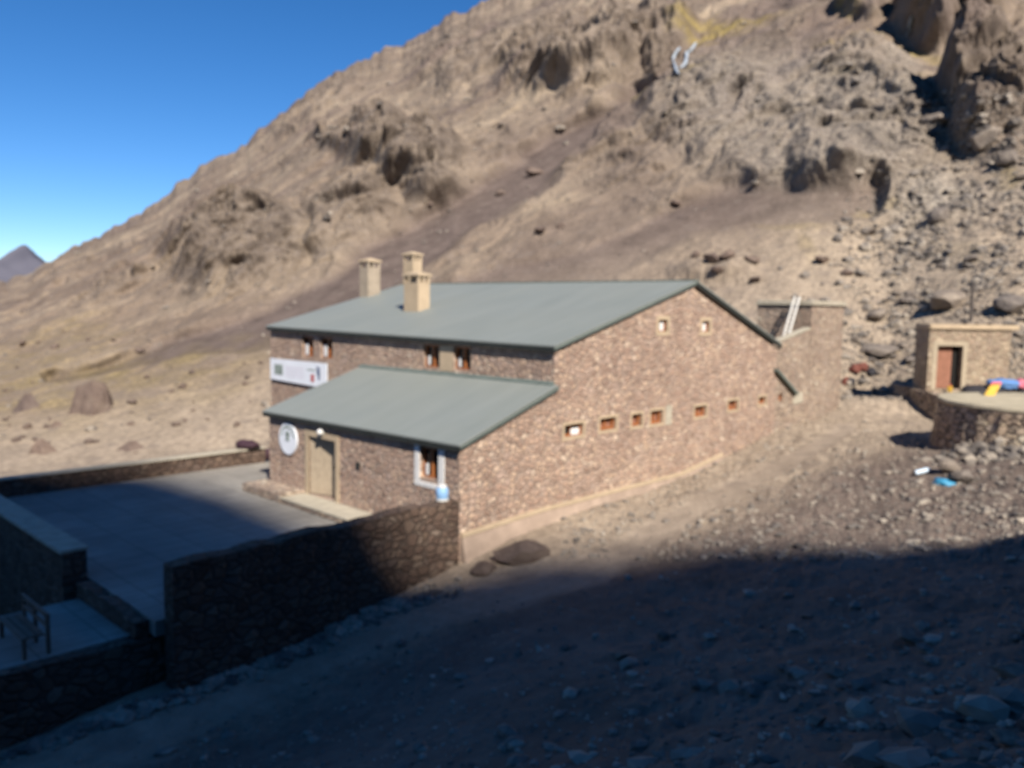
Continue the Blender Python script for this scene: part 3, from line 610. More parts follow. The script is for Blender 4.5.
# banner on the eave wall
bn = thing('banner', 'long white printed banner hanging on the upper left wall of the refuge', 'banner', (-.05, 14.8, 3.86))
bm = bmesh.new(); hexa(bm, [(-.10, 12.55, 3.30), (-.06, 12.55, 3.30), (-.06, 17.12, 3.38), (-.10, 17.12, 3.38), (-.10, 12.55, 4.35), (-.06, 12.55, 4.35), (-.06, 17.12, 4.33), (-.10, 17.12, 4.33)])
obj('panel', bm, M['sign_white'], bn)
def prt(y0, y1, z0, z1, mat, nm): 
    bm = bmesh.new(); box(bm, -.106, -.102, y0, y1, z0, z1); obj(nm, bm, mat, bn)
prt(16.05, 16.75, 3.62, 4.08, M['grey_print'], 'emblem'); prt(13.5, 13.75, 3.5, 3.82, M['red_print'], 'emblem'); prt(13.05, 13.2, 3.62, 4.15, M['navy_print'], 'lettering')
bm = bmesh.new()
for k in range(4): box(bm, -.106, -.102, 14.3, 15.8, 3.60 + k * .13, 3.64 + k * .13)
obj('lettering', bm, M['pale_print'], bn); prt(13.4, 14.05, 3.97, 4.03, M['grey_print'], 'lettering'); prt(13.22, 13.3, 3.8, 4.2, M['navy_print'], 'lettering')
# round sign
rs = thing('round_sign', 'round white emblem sign on the stone wall left of the open door', 'sign', (-4.05, 9.03, 2.02))
def disc(r_a, r_b, x0, x1, cy, cz, name, mat, parent, n_=36):
    bm = bmesh.new(); A_ = [bm.verts.new((x0, cy + r_a * math.cos(2 * math.pi * k / n_), cz + r_b * math.sin(2 * math.pi * k / n_))) for k in range(n_)]
    B_ = [bm.verts.new((x1, cy + r_a * math.cos(2 * math.pi * k / n_), cz + r_b * math.sin(2 * math.pi * k / n_))) for k in range(n_)]
    bm.faces.new(A_); bm.faces.new(B_[::-1])
    for k in range(n_): bm.faces.new((A_[k], A_[(k + 1) % n_], B_[(k + 1) % n_], B_[k]))
    return obj(name, bm, mat, parent)
disc(.59, .57, -4.06, -4.005, 9.03, 2.02, 'face', M['sign_white'], rs)
bm = bmesh.new()
for k in range(13):
    a = math.radians(15 + k * 12.5); box(bm, -4.072, -4.062, 9.03 + .44 * math.cos(a) - .035, 9.03 + .44 * math.cos(a) + .035, 2.02 + .43 * math.sin(a) - .045, 2.02 + .43 * math.sin(a) + .045)
obj('lettering', bm, M['grey_print'], rs)
bm = bmesh.new()
for pl in ([(-.12, -.08), (.12, -.08), (.09, .12), (0, .2), (-.09, .12)], [(-.2, .14), (.2, .14), (.0, .3)]):
    a = [bm.verts.new((-4.074, 9.03 + y_, 2.02 + z_)) for y_, z_ in pl]; b2 = [bm.verts.new((-4.062, 9.03 + y_, 2.02 + z_)) for y_, z_ in pl]
    bm.faces.new(a); bm.faces.new(b2[::-1])
    for k in range(len(pl)): bm.faces.new((a[k], a[(k + 1) % len(pl)], b2[(k + 1) % len(pl)], b2[k]))
obj('emblem', bm, M['grey_print'], rs)
# lamp over the door
lp = thing('wall_lamp', 'small round white lamp above the open door of the refuge', 'lamp', (-4.05, 6.85, 2.52))
disc(.12, .12, -4.06, -4.031, 6.85, 2.52, 'base', M['aluminium'], lp, 20)
bm = bmesh.new(); bmesh.ops.create_uvsphere(bm, u_segments=16, v_segments=10, radius=.105); bmesh.ops.translate(bm, verts=bm.verts, vec=(-4.13, 6.85, 2.52)); obj('globe', bm, M['white'], lp, smooth=True)
bm = bmesh.new(); box(bm, -4.045, -4.003, 4.75, 4.92, 1.55, 1.75); bmesh.ops.bevel(bm, geom=bm.edges[:], offset=.01, segments=1, affect='EDGES')
tag(obj('junction_box', bm, M['fascia'], None, (-4.02, 4.83, 1.65)), 'small dark box fixed to the stone wall right of the open door', 'box')

# ------------------------------------------------------------------ terraces and their walls
bm = bmesh.new(); box(bm, -12.4, -4.003, .45, 15.0, -.35, 0); o = obj('terrace', bm, M['concrete'], None, (-8, 8, 0)); o['kind'] = 'structure'
bm = bmesh.new(); box(bm, -3.997, 0, 10.42, 15.0, -.35, 0); o = obj('terrace', bm, M['concrete'], None, (-2, 13, 0)); o['kind'] = 'structure'
def rubble_wall(name, segs, label, mat, cap=None, th=.45, loc=None):
    """segs: list of (p0, p1, ztop0, ztop1, zbot); thickness to the left of travel"""
    w_ = thing(name, label, 'wall', loc)
    for i, (p0, p1, za, zb, z0) in enumerate(segs):
        p0, p1 = np.array(p0, float), np.array(p1, float); d = p1 - p0; Ln = np.linalg.norm(d); d /= Ln; nrm = np.array([-d[1], d[0]])
        n_ = max(2, int(Ln / .35)); bm = bmesh.new(); prev = None; lev = 6
        for k in range(n_ + 1):
            q_ = p0 + d * Ln * k / n_; zt = za + (zb - za) * k / n_ + random.uniform(-.05, .05) * (0 if cap else 1); cur = []
            for j in range(lev + 1):
                z = z0 + (zt - z0) * j / lev; o_ = random.uniform(-.025, .025) if 0 < k < n_ else 0; cur.append(bm.verts.new((*(q_ + nrm * (0 + o_)), z)))
            for j in range(lev, -1, -1):
                z = z0 + (zt - z0) * j / lev; o_ = random.uniform(-.03, .03); cur.append(bm.verts.new((*(q_ + nrm * (th + o_)), z)))
            if prev:
                for j in range(len(cur) - 1): bm.faces.new((prev[j], cur[j], cur[j + 1], prev[j + 1]))
            else: bm.faces.new(cur)
            prev = cur
        bm.faces.new(prev[::-1]); obj('masonry', bm, mat, w_)
        if cap:
            bm = bmesh.new(); e = .05; a = [p0 - nrm * e, p1 - nrm * e, p1 + nrm * (th + e), p0 + nrm * (th + e)]; zz = [za, zb, zb, za]
            hexa(bm, [(*a[k], zz[k] + .003) for k in range(4)] + [(*a[k], zz[k] + cap) for k in range(4)]); obj('coping', bm, M['coping'], w_)
    return w_
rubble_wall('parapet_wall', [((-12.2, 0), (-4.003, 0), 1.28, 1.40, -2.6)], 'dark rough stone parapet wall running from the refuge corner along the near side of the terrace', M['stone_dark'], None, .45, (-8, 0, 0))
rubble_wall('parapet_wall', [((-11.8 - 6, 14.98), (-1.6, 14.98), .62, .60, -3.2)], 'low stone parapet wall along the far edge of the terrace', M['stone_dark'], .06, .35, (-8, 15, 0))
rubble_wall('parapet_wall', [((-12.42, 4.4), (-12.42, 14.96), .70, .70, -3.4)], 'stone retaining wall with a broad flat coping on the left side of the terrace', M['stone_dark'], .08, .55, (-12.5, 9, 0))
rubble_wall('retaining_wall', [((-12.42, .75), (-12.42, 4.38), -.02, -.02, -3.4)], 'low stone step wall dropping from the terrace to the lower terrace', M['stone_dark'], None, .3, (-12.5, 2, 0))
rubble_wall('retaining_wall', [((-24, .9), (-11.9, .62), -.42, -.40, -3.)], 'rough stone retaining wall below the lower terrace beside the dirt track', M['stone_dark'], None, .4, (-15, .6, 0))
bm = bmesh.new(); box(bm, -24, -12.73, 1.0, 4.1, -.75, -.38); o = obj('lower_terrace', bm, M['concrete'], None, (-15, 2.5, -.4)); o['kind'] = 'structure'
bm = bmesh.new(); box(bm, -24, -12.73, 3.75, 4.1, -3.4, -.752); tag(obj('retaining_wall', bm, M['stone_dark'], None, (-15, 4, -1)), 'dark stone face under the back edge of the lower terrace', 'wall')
# opening in the retaining wall
dw = thing('cellar_opening', 'dark arched opening in the retaining wall at the left edge of the picture', 'opening', (-13.0, 11.6, -2.4))
bm = bmesh.new(); pts = [(10.9, -2.6), (12.6, -2.6), (12.6, -1.2)] + [(11.75 + .85 * math.cos(math.radians(a)), -1.2 + .45 * math.sin(math.radians(a))) for a in (20, 50, 80, 110, 140, 160)] + [(10.9, -1.2)]
a = [bm.verts.new((-12.99, y_, z_)) for y_, z_ in pts]; b2 = [bm.verts.new((-12.90, y_, z_)) for y_, z_ in pts]; bm.faces.new(a); bm.faces.new(b2[::-1])
for k in range(len(pts)): bm.faces.new((a[k], a[(k + 1) % len(pts)], b2[(k + 1) % len(pts)], b2[k]))
obj('recess', bm, M['dark'], dw)
# wooden bench on the lower terrace
bc = thing('wooden_bench', 'old wooden bench with a railed back on the lower terrace', 'bench', (-14.7, 1.9, -.38)); bdx = .35
bm = bmesh.new()
for k in range(3): box(bm, bdx - 15.12 + k * .15, bdx - 14.99 + k * .15, 1.15, 2.75, .03, .07)
obj('seat', bm, M['timber'], bc)
bm = bmesh.new(); box(bm, bdx - 14.66, bdx - 14.60, 1.1, 2.8, .38, .47); box(bm, bdx - 14.655, bdx - 14.605, 1.1, 2.8, .18, .25); obj('backrest', bm, M['timber'], bc)
for x_ in (-15.10, -14.66):
    for y_ in (1.15, 1.95, 2.7):
        if x_ < -15 and y_ == 1.95: continue
        bm = bmesh.new(); box(bm, x_ + bdx, x_ + bdx + .07, y_, y_ + .07, -.38, .46 if x_ > -15 else .03); obj('leg', bm, M['timber'], bc)
# blue container on the wall end
bk = thing('container', 'pale blue plastic container standing on the parapet wall under the white-framed window', 'container', (-4.45, .22, 1.44))
def lathe(bm, c, prof, seg=20):
    rings = []
    for r_, z in prof: rings.append([bm.verts.new((c[0] + r_ * math.cos(2 * math.pi * k / seg), c[1] + r_ * math.sin(2 * math.pi * k / seg), c[2] + z)) for k in range(seg)])
    for A_, B_ in zip(rings[:-1], rings[1:]):
        for k in range(seg): bm.faces.new((A_[k], A_[(k + 1) % seg], B_[(k + 1) % seg], B_[k]))
    bm.faces.new(rings[0][::-1]); bm.faces.new(rings[-1])
bm = bmesh.new(); lathe(bm, (-4.45, .22, 1.40), [(.15, 0), (.17, .02), (.18, .2), (.17, .34), (.12, .38)]); obj('body', bm, M['bucket_blue'], bk, smooth=True)
bm = bmesh.new(); lathe(bm, (-4.45, .22, 1.78), [(.13, .0), (.13, .05), (.1, .06)]); obj('lid', bm, M['white'], bk)
bm = bmesh.new(); lathe(bm, (-4.45, .22, 1.402), [(.185, .0), (.187, .06)]); obj('label_band', bm, M['aluminium'], bk)

# ------------------------------------------------------------------ stone hut and round platform on the right
ho = Vector((24.50, -3.44, 2.3)); fx_ = Vector((3.25, -3.30, 0)).normalized(); fn = Vector((fx_.y, -fx_.x, 0))  # fn points out of the front (towards -x-y)
if fn.dot(Vector((-1, -1, 0))) < 0: fn = -fn
hw, hd, hz = 4.1, 1.35, 3.75
ht = thing('stone_hut', 'small flat-roofed stone hut with a brown door on the right', 'building', tuple(ho))
def hp(u_, d_, z_): return ho + fx_ * u_ - fn * d_ + Vector((0, 0, z_))
bm = bmesh.new(); wall_panel(bm, ho, fx_, [(0, -.8), (hw, -.8), (hw, hz), (0, hz)], [(.45, .78, 1.72, 2.95)], .45, Nin=tuple(-fn))
for a, b_ in (((0, 0), (0, hd)), ((0, hd), (hw, hd)), ((hw, hd), (hw, 0))):
    v = [bm.verts.new(hp(*a, -.8)), bm.verts.new(hp(*b_, -.8)), bm.verts.new(hp(*b_, hz)), bm.verts.new(hp(*a, hz))]; bm.faces.new(v)
obj('wall', bm, M['stone_pale'], ht)
bm = bmesh.new(); obox(bm, hp(-.06, -.12, hz), fx_ * (hw + .4), -fn * (hd + .2), (0, 0, .27)); bmesh.ops.bevel(bm, geom=bm.edges[:], offset=.05, segments=2, affect='EDGES'); obj('roof', bm, M['render'], ht)
bm = bmesh.new()
for u_, w_, h_ in ((1.9, .4, .14), (3.1, .28, .12), (2.5, .2, .07)): obox(bm, hp(u_, .1, hz + .27), fx_ * w_, -fn * .3, (0, 0, h_))
rough_edges(bm, .03); obj('roof_stones', bm, M['rock'], ht)
bm = bmesh.new()
for (u0, z0, u1, z1) in ((.2, .75, .448, 3.17), (1.722, .75, 1.95, 3.17), (.448, 2.952, 1.722, 3.17)): obox(bm, hp(u0, -.025, z0), fx_ * (u1 - u0), -fn * .03, (0, 0, z1 - z0))
dh = obj('door', bm, plain('hut_door_surround', (.39, .325, .235), .9, .15, 3), ht)
bm = bmesh.new(); obox(bm, hp(.46, .30, .80), fx_ * .88, -fn * .05, (0, 0, 2.12))
for k in range(5): obox(bm, hp(.475 + k * .172, .285, .84), fx_ * .155, -fn * .013, (0, 0, 2.04))
obj('leaf', bm, M['door_brown'], dh)
bm = bmesh.new(); obox(bm, hp(1.342, .32, .80), fx_ * .375, -fn * .05, (0, 0, 2.14)); obj('gap', bm, M['dark'], dh)
# pole behind
pb = at(970, 330, 46); bm = bmesh.new(); tube(bm, (pb[0], pb[1], 3.2), (pb[0], pb[1], 8.5), .11, .085)
for z_ in (8.1,): obox(bm, (pb[0] - .25, pb[1] + .2, z_), (.5, -.45, 0), (.06, .06, 0), (0, 0, .07))
tag(obj('utility_pole', bm, M['pole'], None, (pb[0], pb[1], 3.2)), 'dark thin pole rising behind the flat roof of the stone hut', 'pole')

pc = at(1052, 402, 30.5); pcx, pcy, pz = float(pc[0]), float(pc[1]), float(pc[2])
pf = thing('round_platform', 'round stone platform with a flat pale earth top at the right edge', 'platform', (pcx, pcy, pz - 1.5))
bm = bmesh.new(); seg = 90; R0 = 3.75; rings = []
for (r_, z_) in ((R0 + .22, -2.4), (R0 + .15, -1.6), (R0 + .1, -1.1), (R0 + .06, -.6), (R0, -.16)):
    rings.append([bm.verts.new((pcx + (r_ + random.uniform(-.06, .06)) * math.cos(2 * math.pi * k / seg), pcy + (r_ + random.uniform(-.06, .06)) * math.sin(2 * math.pi * k / seg), pz + z_)) for k in range(seg)])
for A_, B_ in zip(rings[:-1], rings[1:]):
    for k in range(seg): bm.faces.new((A_[k], A_[(k + 1) % seg], B_[(k + 1) % seg], B_[k]))
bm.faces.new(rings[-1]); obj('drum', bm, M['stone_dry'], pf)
bm = bmesh.new(); lathe(bm, (pcx, pcy, pz - .157), [(R0 + .02, 0), (R0 + .06, .06), (R0 + .02, .15), (R0 - .6, .19), (R0 * .3, .2)], 90); rough_edges(bm, .012); obj('top', bm, plain('packed_earth', (.42, .37, .27), .95, .12, 1.2, .1, .3), pf)
# retaining terrace between hut and platform
bm = bmesh.new()
poly = [ho + fn * .0 + fx_ * (-.35), ho + fn * 1.5 + fx_ * (-.25), ho + fn * 3.2 + fx_ * .6, Vector((pcx, pcy, 0)) + (Vector((-RT[0], -RT[1], 0)) * 2.8 + Vector((-FW[0], -FW[1], 0)) * 0.2), Vector((pcx + 3, pcy + 0, 0)), ho + fx_ * 6.5 + fn * .5, ho + fx_ * 6.5 - fn * 2.8, ho - fx_ * .3 - fn * 2.8]
zt = [3.02, 2.92, 2.8, 2.7, 2.8, 3.0, 3.1, 3.05]
top = [bm.verts.new((q_.x, q_.y, z_)) for q_, z_ in zip(poly, zt)]; bot = [bm.verts.new((q_.x, q_.y, .6)) for q_ in poly]
bm.faces.new(top); bm.faces.new(bot[::-1])
for k in range(len(poly)): bm.faces.new((top[k], top[(k + 1) % len(poly)], bot[(k + 1) % len(poly)], bot[k]))
bmesh.ops.subdivide_edges(bm, edges=[e for e in bm.edges], cuts=4, use_grid_fill=True); rough_edges(bm, .05)
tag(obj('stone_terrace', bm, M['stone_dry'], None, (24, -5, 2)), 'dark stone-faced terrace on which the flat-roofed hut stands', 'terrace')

# cloth heaps and bags
def cloth(name, P_, sx_, sy_, sz_, mat, parent=None, sd=0, flat=.5):
    bm = bmesh.new(); bmesh.ops.create_icosphere(bm, subdivisions=3, radius=1)
    co = np.array([v.co for v in bm.verts]); n1 = fbm(co * 1.3 + sd * 7.7, 3); n2 = perlin(co * 4 + sd)
    a = math.atan2(RT[1], RT[0]); ca, sa = math.cos(a), math.sin(a)
    for v, a_, b_ in zip(bm.verts, n1, n2):
        c_ = v.co * (1 + .75 * a_ + .22 * b_); z = c_.z * sz_; z = z if z > -sz_ * flat else -sz_ * flat
        x, y = c_.x * sx_, c_.y * sy_; v.co = Vector((P_[0] + x * ca - y * sa, P_[1] + x * sa + y * ca, P_[2] + z + sz_ * flat))
    return obj(name, bm, mat, parent, tuple(P_), smooth=True)
zt_ = lambda P_, z: (P_[0], P_[1], z)
tag(cloth('laundry', at(1002, 388, 33.7), .62, .5, .26, M['blue'], sd=1), 'blue cloth heaped on the stones beside the round platform', 'cloth')
tag(cloth('laundry', at(1021, 388, 33.9), .32, .4, .24, M['pink'], sd=2), 'pink cloth at the right edge behind the round platform', 'cloth')
tag(cloth('shade_bundle', at(992, 398, 33.9), 1.1, .5, .34, M['black'], sd=5), 'black heap in place of the shade under the blue cloth behind the round platform', 'bundle')  # black heaps put where the back side lies in shade
tag(cloth('shade_bundle', at(1026, 398, 33.9), .9, .5, .32, M['black'], sd=15), 'black heap in place of the shade under the pink cloth behind the round platform', 'bundle')
yb = thing('sleeping_mat', 'yellow and orange mat propped against the back of the round platform', 'mat', tuple(zt_(at(989, 392, 33.3), 3.1)))
o0 = at(984.5, 397.5, 33.2); 
bm = bmesh.new(); A_ = Vector(at(983, 398.5, 32.0)); B_ = Vector(at(991, 385, 32.5)); wv = Vector(RT) * .42; tv = Vector(FW) * .1
obox(bm, A_, wv, (B_ - A_), tv); bmesh.ops.bevel(bm, geom=bm.edges[:], offset=.04, segments=3, affect='EDGES'); obj('body', bm, M['yellow'], yb)
bm = bmesh.new(); A2 = B_ + Vector((0, 0, .003)); obox(bm, A2, wv * .98, (B_ - A_) * .22, tv * 1.05); bmesh.ops.bevel(bm, geom=bm.edges[:], offset=.04, segments=3, affect='EDGES'); obj('end', bm, M['orange'], yb)
yk = thing('basin', 'yellow plastic basin on the ground in front of the hut door', 'basin', (0, 0, 0)); P_ = Vector(hp(2.05, -.75, .62)); yk.location = P_
bm = bmesh.new(); lathe(bm, P_, [(.22, 0), (.26, .02), (.38, .32), (.42, .36), (.36, .33), (.22, .06)]); obj('body', bm, M['yellow'], yk, smooth=True)
P_ = Vector(hp(1.0, -.35, .66)); jc = thing('jerrycan', 'small yellow jerrycan at the foot of the brown hut door', 'jerrycan', tuple(P_))
bm = bmesh.new(); box(bm, P_.x - .11, P_.x + .11, P_.y - .1, P_.y + .1, P_.z, P_.z + .3); bmesh.ops.bevel(bm, geom=bm.edges[:], offset=.03, segments=2, affect='EDGES'); obj('body', bm, M['yellow'], jc)
bm = bmesh.new(); tube(bm, (P_.x + .04, P_.y, P_.z + .3), (P_.x + .04, P_.y, P_.z + .37), .035); obj('cap', bm, M['orange'], jc)
def put(name, x, y, sx_, sy_, sz_, mat, lab, cat, sd=0, dz=0.):
    h, n_, d_ = hit(x, y); return tag(cloth(name, (h.x, h.y, h.z - .03 + dz), sx_, sy_, sz_, mat, sd=sd), lab, cat)
put('tarpaulin', 945, 484, .34, .3, .13, M['blue2'], 'crumpled bright blue plastic sheet in the hollow below the round platform', 'plastic sheet', 3)
h, n_, d_ = hit(921, 475); bt = thing('plastic_bottle', 'pale blue-white plastic bottle lying left of the crumpled blue sheet', 'bottle', tuple(h))
bm = bmesh.new(); c_ = h + Vector((0, 0, .12)); ax = Vector(RT) * .19 + Vector((0, 0, .05)); tube(bm, c_ - ax, c_ + ax, .08, .08, 16); tube(bm, c_ + ax, c_ + ax * 1.35, .08, .04, 16); obj('body', bm, plain('milky_plastic', (.55, .68, .8), .35, .08, 4), bt, smooth=False)
bm = bmesh.new(); tube(bm, c_ + ax * 1.36, c_ + ax * 1.5, .05, .05, 12); obj('cap', bm, M['bucket_blue'], bt)
for k, (x, y, s_, mt, lb_) in enumerate(((855, 372, .32, 'red', 'upright red bag against the boulders beyond the stone tower'), (863, 370, .3, 'red', 'rust-red bag leaning right of the upright red bag beyond the stone tower'), (846, 384, .25, 'red', 'small red bag on the ground close to the stone tower'),
                                        (850, 385, .3, 'black', 'dark bag in front of the red bags beyond the stone tower'), (872, 375, .28, 'black', 'dark bag at the right end of the row of bags beyond the tower'))):
    put('bag', x, y, s_, s_ * .8, s_ * 1.05, M[mt], lb_, 'bag', 20 + k)
# bag and bundle on the far parapet of the terrace
tag(cloth('duffel_bag', (-2.35, 15.15, .67), .5, .3, .22, M['plum'], sd=8), 'dark plum duffel bag lying on the far parapet beside the refuge', 'bag')
tag(cloth('duffel_bag', (-1.2, 15.2, .05), .5, .3, .3, M['pink'].copy() if False else M['plum'], sd=9), 'small plum bag behind the parapet end next to the refuge wall', 'bag')
for k, (x_, nm) in enumerate(((-4.9, 'left'), (-3.7, 'right'))):
    bm = bmesh.new(); box(bm, x_, x_ + .22, 14.88, 14.975, .25, .5); rough_edges(bm, .02)
# ------------------------------------------------------------------ rocks
def rock_mesh(name, sd, mat, sub=3, squash=1.):
    bm = bmesh.new(); bmesh.ops.create_icosphere(bm, subdivisions=sub, radius=1)
    r_ = np.random.default_rng(sd); pl = r_.normal(size=(11, 3)); pl /= np.linalg.norm(pl, axis=1)[:, None]; dd = r_.uniform(.52, .88, 11)
    co = np.array([v.co for v in bm.verts])
    for p_, d_ in zip(pl, dd):
        ex = np.clip(co @ p_ - d_, 0, None); co = co - ex[:, None] * p_
    co = co * (1 + .10 * fbm(co * 1.4 + sd, 3)[:, None]) * np.array([1, 1, squash])
    for v, c_ in zip(bm.verts, co): v.co = c_
    me = bpy.data.meshes.new(name); bm.to_mesh(me); bm.free(); me.materials.append(mat); return me
RM = [rock_mesh('boulder', 100 + k, M['rock'], 3, .8) for k in range(10)]
RB = [rock_mesh('boulder', 200 + k, M['rock_brown'], 3, .95) for k in range(6)]
def rock(x, y, wpx, me, lab, cat='boulder', group=None, sq=(1, 1, 1), sink=.25, rz=None, name='boulder'):
    h, n_, d_ = hit(x, y)
    if h is None: return None
    r_ = wpx / 2 * d_ / F / .8
    o = bpy.data.objects.new(name, me); COL.objects.link(o); o.scale = (r_ * sq[0], r_ * sq[1], r_ * sq[2])
    o.rotation_euler = (random.uniform(-.25, .25), random.uniform(-.25, .25), random.uniform(0, 6.28) if rz is None else rz)
    o.location = h + Vector((0, 0, r_ * sq[2] * (.72 - sink))); return tag(o, lab, cat, group)
def pyr_mesh(name, sd, mat, pts, top):
    bm = bmesh.new(); n_ = len(pts)
    A_ = [bm.verts.new((x, y, -.3)) for x, y in pts]; T_ = [bm.verts.new(q_) for q_ in top]
    bmesh.ops.convex_hull(bm, input=bm.verts[:]); bmesh.ops.subdivide_edges(bm, edges=bm.edges[:], cuts=4, use_grid_fill=True)
    bmesh.ops.triangulate(bm, faces=bm.faces[:])
    for v in bm.verts: v.co += Vector(v.co.normalized()) * float(perlin(np.array([list(v.co * 2.2 + Vector((sd, sd, 0)))]))[0]) * .09
    me = bpy.data.meshes.new(name); bm.to_mesh(me); bm.free(); me.materials.append(mat); return me
rz0 = math.atan2(RT[1], RT[0])
big = pyr_mesh('boulder', 3, M['rock_brown'], [(-1, -.5), (.5, -1.0), (1, -.2), (.8, .8), (-.8, .7)], [(-.72, -.2, 1.05), (.3, -.45, 1.5), (.78, -.05, 1.15), (.3, .5, 1.3)])
p1_ = pyr_mesh('boulder', 5, M['rock_brown'], [(-1, -.3), (.2, -.9), (1.05, -.1), (.4, .7)], [(-.15, -.1, 1.0), (.15, .1, .95)])
p2_ = pyr_mesh('boulder', 9, M['rock_brown'], [(-1, -.4), (.5, -.8), (1.1, .2), (-.2, .8)], [(-.45, 0, .9), (-.2, .1, .95)])
def fixed(me, x, y, wpx, lab, hs=1.):
    h, n_, d_ = hit(x, y); r_ = wpx / 2 * d_ / F; o = bpy.data.objects.new('boulder', me); COL.objects.link(o); o.scale = (r_, r_, r_ * hs); o.rotation_euler = (0, 0, rz0); o.location = h - Vector((0, 0, .05)); tag(o, lab, 'boulder')
fixed(big, 93, 408, 40, 'largest block-shaped brown boulder standing in the sandy field left of the refuge')
fixed(p1_, 29, 408, 32, 'pointed pyramid-shaped boulder left of the largest block in the sandy field')
fixed(p2_, 45, 452, 32, 'wedge-shaped boulder just above the far parapet at the left', .95)
fixed(p1_, 57, 426, 20, 'low dark boulder between the pyramid-shaped and wedge-shaped boulders', .6)
fixed(p1_, 133, 448, 34, 'low tan boulder above the middle of the far terrace parapet', .5)
# scattered dark stones in the field
for k in range(60):
    x, y = random.uniform(0, 265), random.uniform(330, 455)
    if y < 345 + (265 - x) * -.1 or (abs(x - 93) < 30 and abs(y - 395) < 25): continue
    rock(x, y, random.choice([3, 3, 4, 5, 6, 8]), random.choice(RB), 'small brown stone lying in the sandy field left of the refuge', 'stone', 'stones scattered over the sandy field', (1, 1, .7), .3, name='stone')
# mound in the shadow by the gable
mb = rock(520, 560, 52, RB[1], 'big dark boulder at the shadow edge beside the dirt track', sq=(1., .6, .45), sink=.3, rz=rz0)
rock(962, 482, 22, RM[3], 'jagged grey rock added for its shadow right of the crumpled blue sheet', sq=(1, .8, .9)); rock(950, 473, 18, RM[5], 'grey rock added for its shadow just behind the crumpled blue sheet', sq=(1.2, .7, 1.1))  # both rocks added so their shadows darken the hollow
rock(485, 572, 26, RB[2], 'small dark boulder against the left flank of the big boulder by the track', sq=(1, .8, .5), rz=rz0)
# foreground, each with its own look
fg = [(915, 640, 40, 'flat grey slab-like rock in the shaded foreground, largest on the slope', (1.1, .8, .36)), (1012, 676, 38, 'flat pale rock at the right edge of the shaded foreground', (1.1, .8, .45)),
      (834, 676, 22, 'medium rounded stone left of the pale rock pile in the shade', (1, .9, .6)), (663, 640, 18, 'small upright reddish stone in the middle of the shaded slope', (.6, .6, .9)),
      (808, 618, 14, 'small flat stone in the shade above the medium rounded stone', (1, .8, .4)), (842, 688, 16, 'small stone touching the medium rounded stone', (1, .9, .5)),
      (1022, 636, 16, 'dark stone at the right edge above the pale flat rock', (1, 1, .7)), (620, 658, 20, 'low grey stone left of the upright reddish stone', (1.2, .8, .4)),
      (816, 722, 18, 'grey stone near the bottom of the shaded slope', (1, 1, .6)), (905, 724, 18, 'grey stone on the left side of the foreground rock pile', (1, 1, .6)), (896, 756, 22, 'broad grey stone at the bottom left of the foreground rock pile', (1.2, .9, .5)),
      (950, 728, 20, 'pale stone in the middle of the foreground rock pile', (1.1, .9, .5)), (1008, 744, 30, 'large dark rock in the bottom right corner', (1.1, 1, .6)), (975, 760, 20, 'stone at the bottom of the foreground rock pile beside the corner rock', (1, 1, .6)),
      (730, 740, 16, 'lone grey stone at the bottom of the shaded slope right of centre', (1.2, .9, .5)), (168, 702, 10, 'pale bluish stone on the track verge below the lower terrace wall', (1, 1, .8))]
for k, (x, y, w_, lb_, sq) in enumerate(fg): rock(x, y, w_, RM[k % 10], lb_, 'rock', None, sq, .25, name='rock')
# jumbled boulders on the scree behind hut and tower
cnt = 0
while cnt < 150:
    x, y = random.uniform(835, 1040), random.choice([random.uniform(120, 385), random.uniform(285, 385)])
    if x < 850 and y > 290 or (912 < x < 1020 and y > 318) or x < 835 + max(0, (230 - y)) * .5: continue
    w_ = min(13, 1.6 + random.paretovariate(1.8) * 1.5)
    if rock(x, y, w_, random.choice(RM), 'grey boulder in the jumbled scree slope behind the hut and tower', 'boulder', 'boulders of the scree slope behind the hut', (random.uniform(.8, 1.2), random.uniform(.8, 1.2), random.uniform(.55, 1.)), .2): cnt += 1
for x, y, w_, sq, lb_ in ((945, 308, 34, (1.2, .8, .7), 'long grey boulder with dark hollow just above the hut roof on the left'), (1012, 312, 30, (1, .9, .9), 'dark boulder above the right end of the hut roof'), (940, 222, 22, (1, 1, .9), 'pale cube-shaped boulder in the middle of the scree'),
                       (985, 145, 30, (1, .8, .8), 'big pale block at the foot of the dark cliff'), (940, 122, 26, (1.3, 1, .6), 'pale flat boulder at the top of the scree below the cliffs'), (876, 320, 16, (1, 1, 1), 'dark grey boulder right of the tower top'), (1008, 165, 24, (.8, .8, 1.1), 'upright block leaning under the dark cliff'),
                       (880, 355, 28, (1.2, .9, .6), 'bluish grey boulder between the tower and the hut')):
    rock(x, y, w_, random.choice(RM), lb_, sq=sq, sink=.3)
for x, y, w_ in ((712, 262, 16), (728, 258, 14), (752, 262, 12), (718, 272, 11), (755, 282, 10), (696, 256, 9), (535, 175, 13), (500, 195, 9), (430, 205, 6), (540, 232, 10), (560, 228, 8), (675, 205, 10), (822, 262, 12), (846, 275, 10)):
    rock(x, y, w_, random.choice(RB), 'dark brown rock on the open mountainside above the refuge roof', 'rock', 'dark rocks on the open mountainside', (1.2, 1, .7), .2, name='rock')

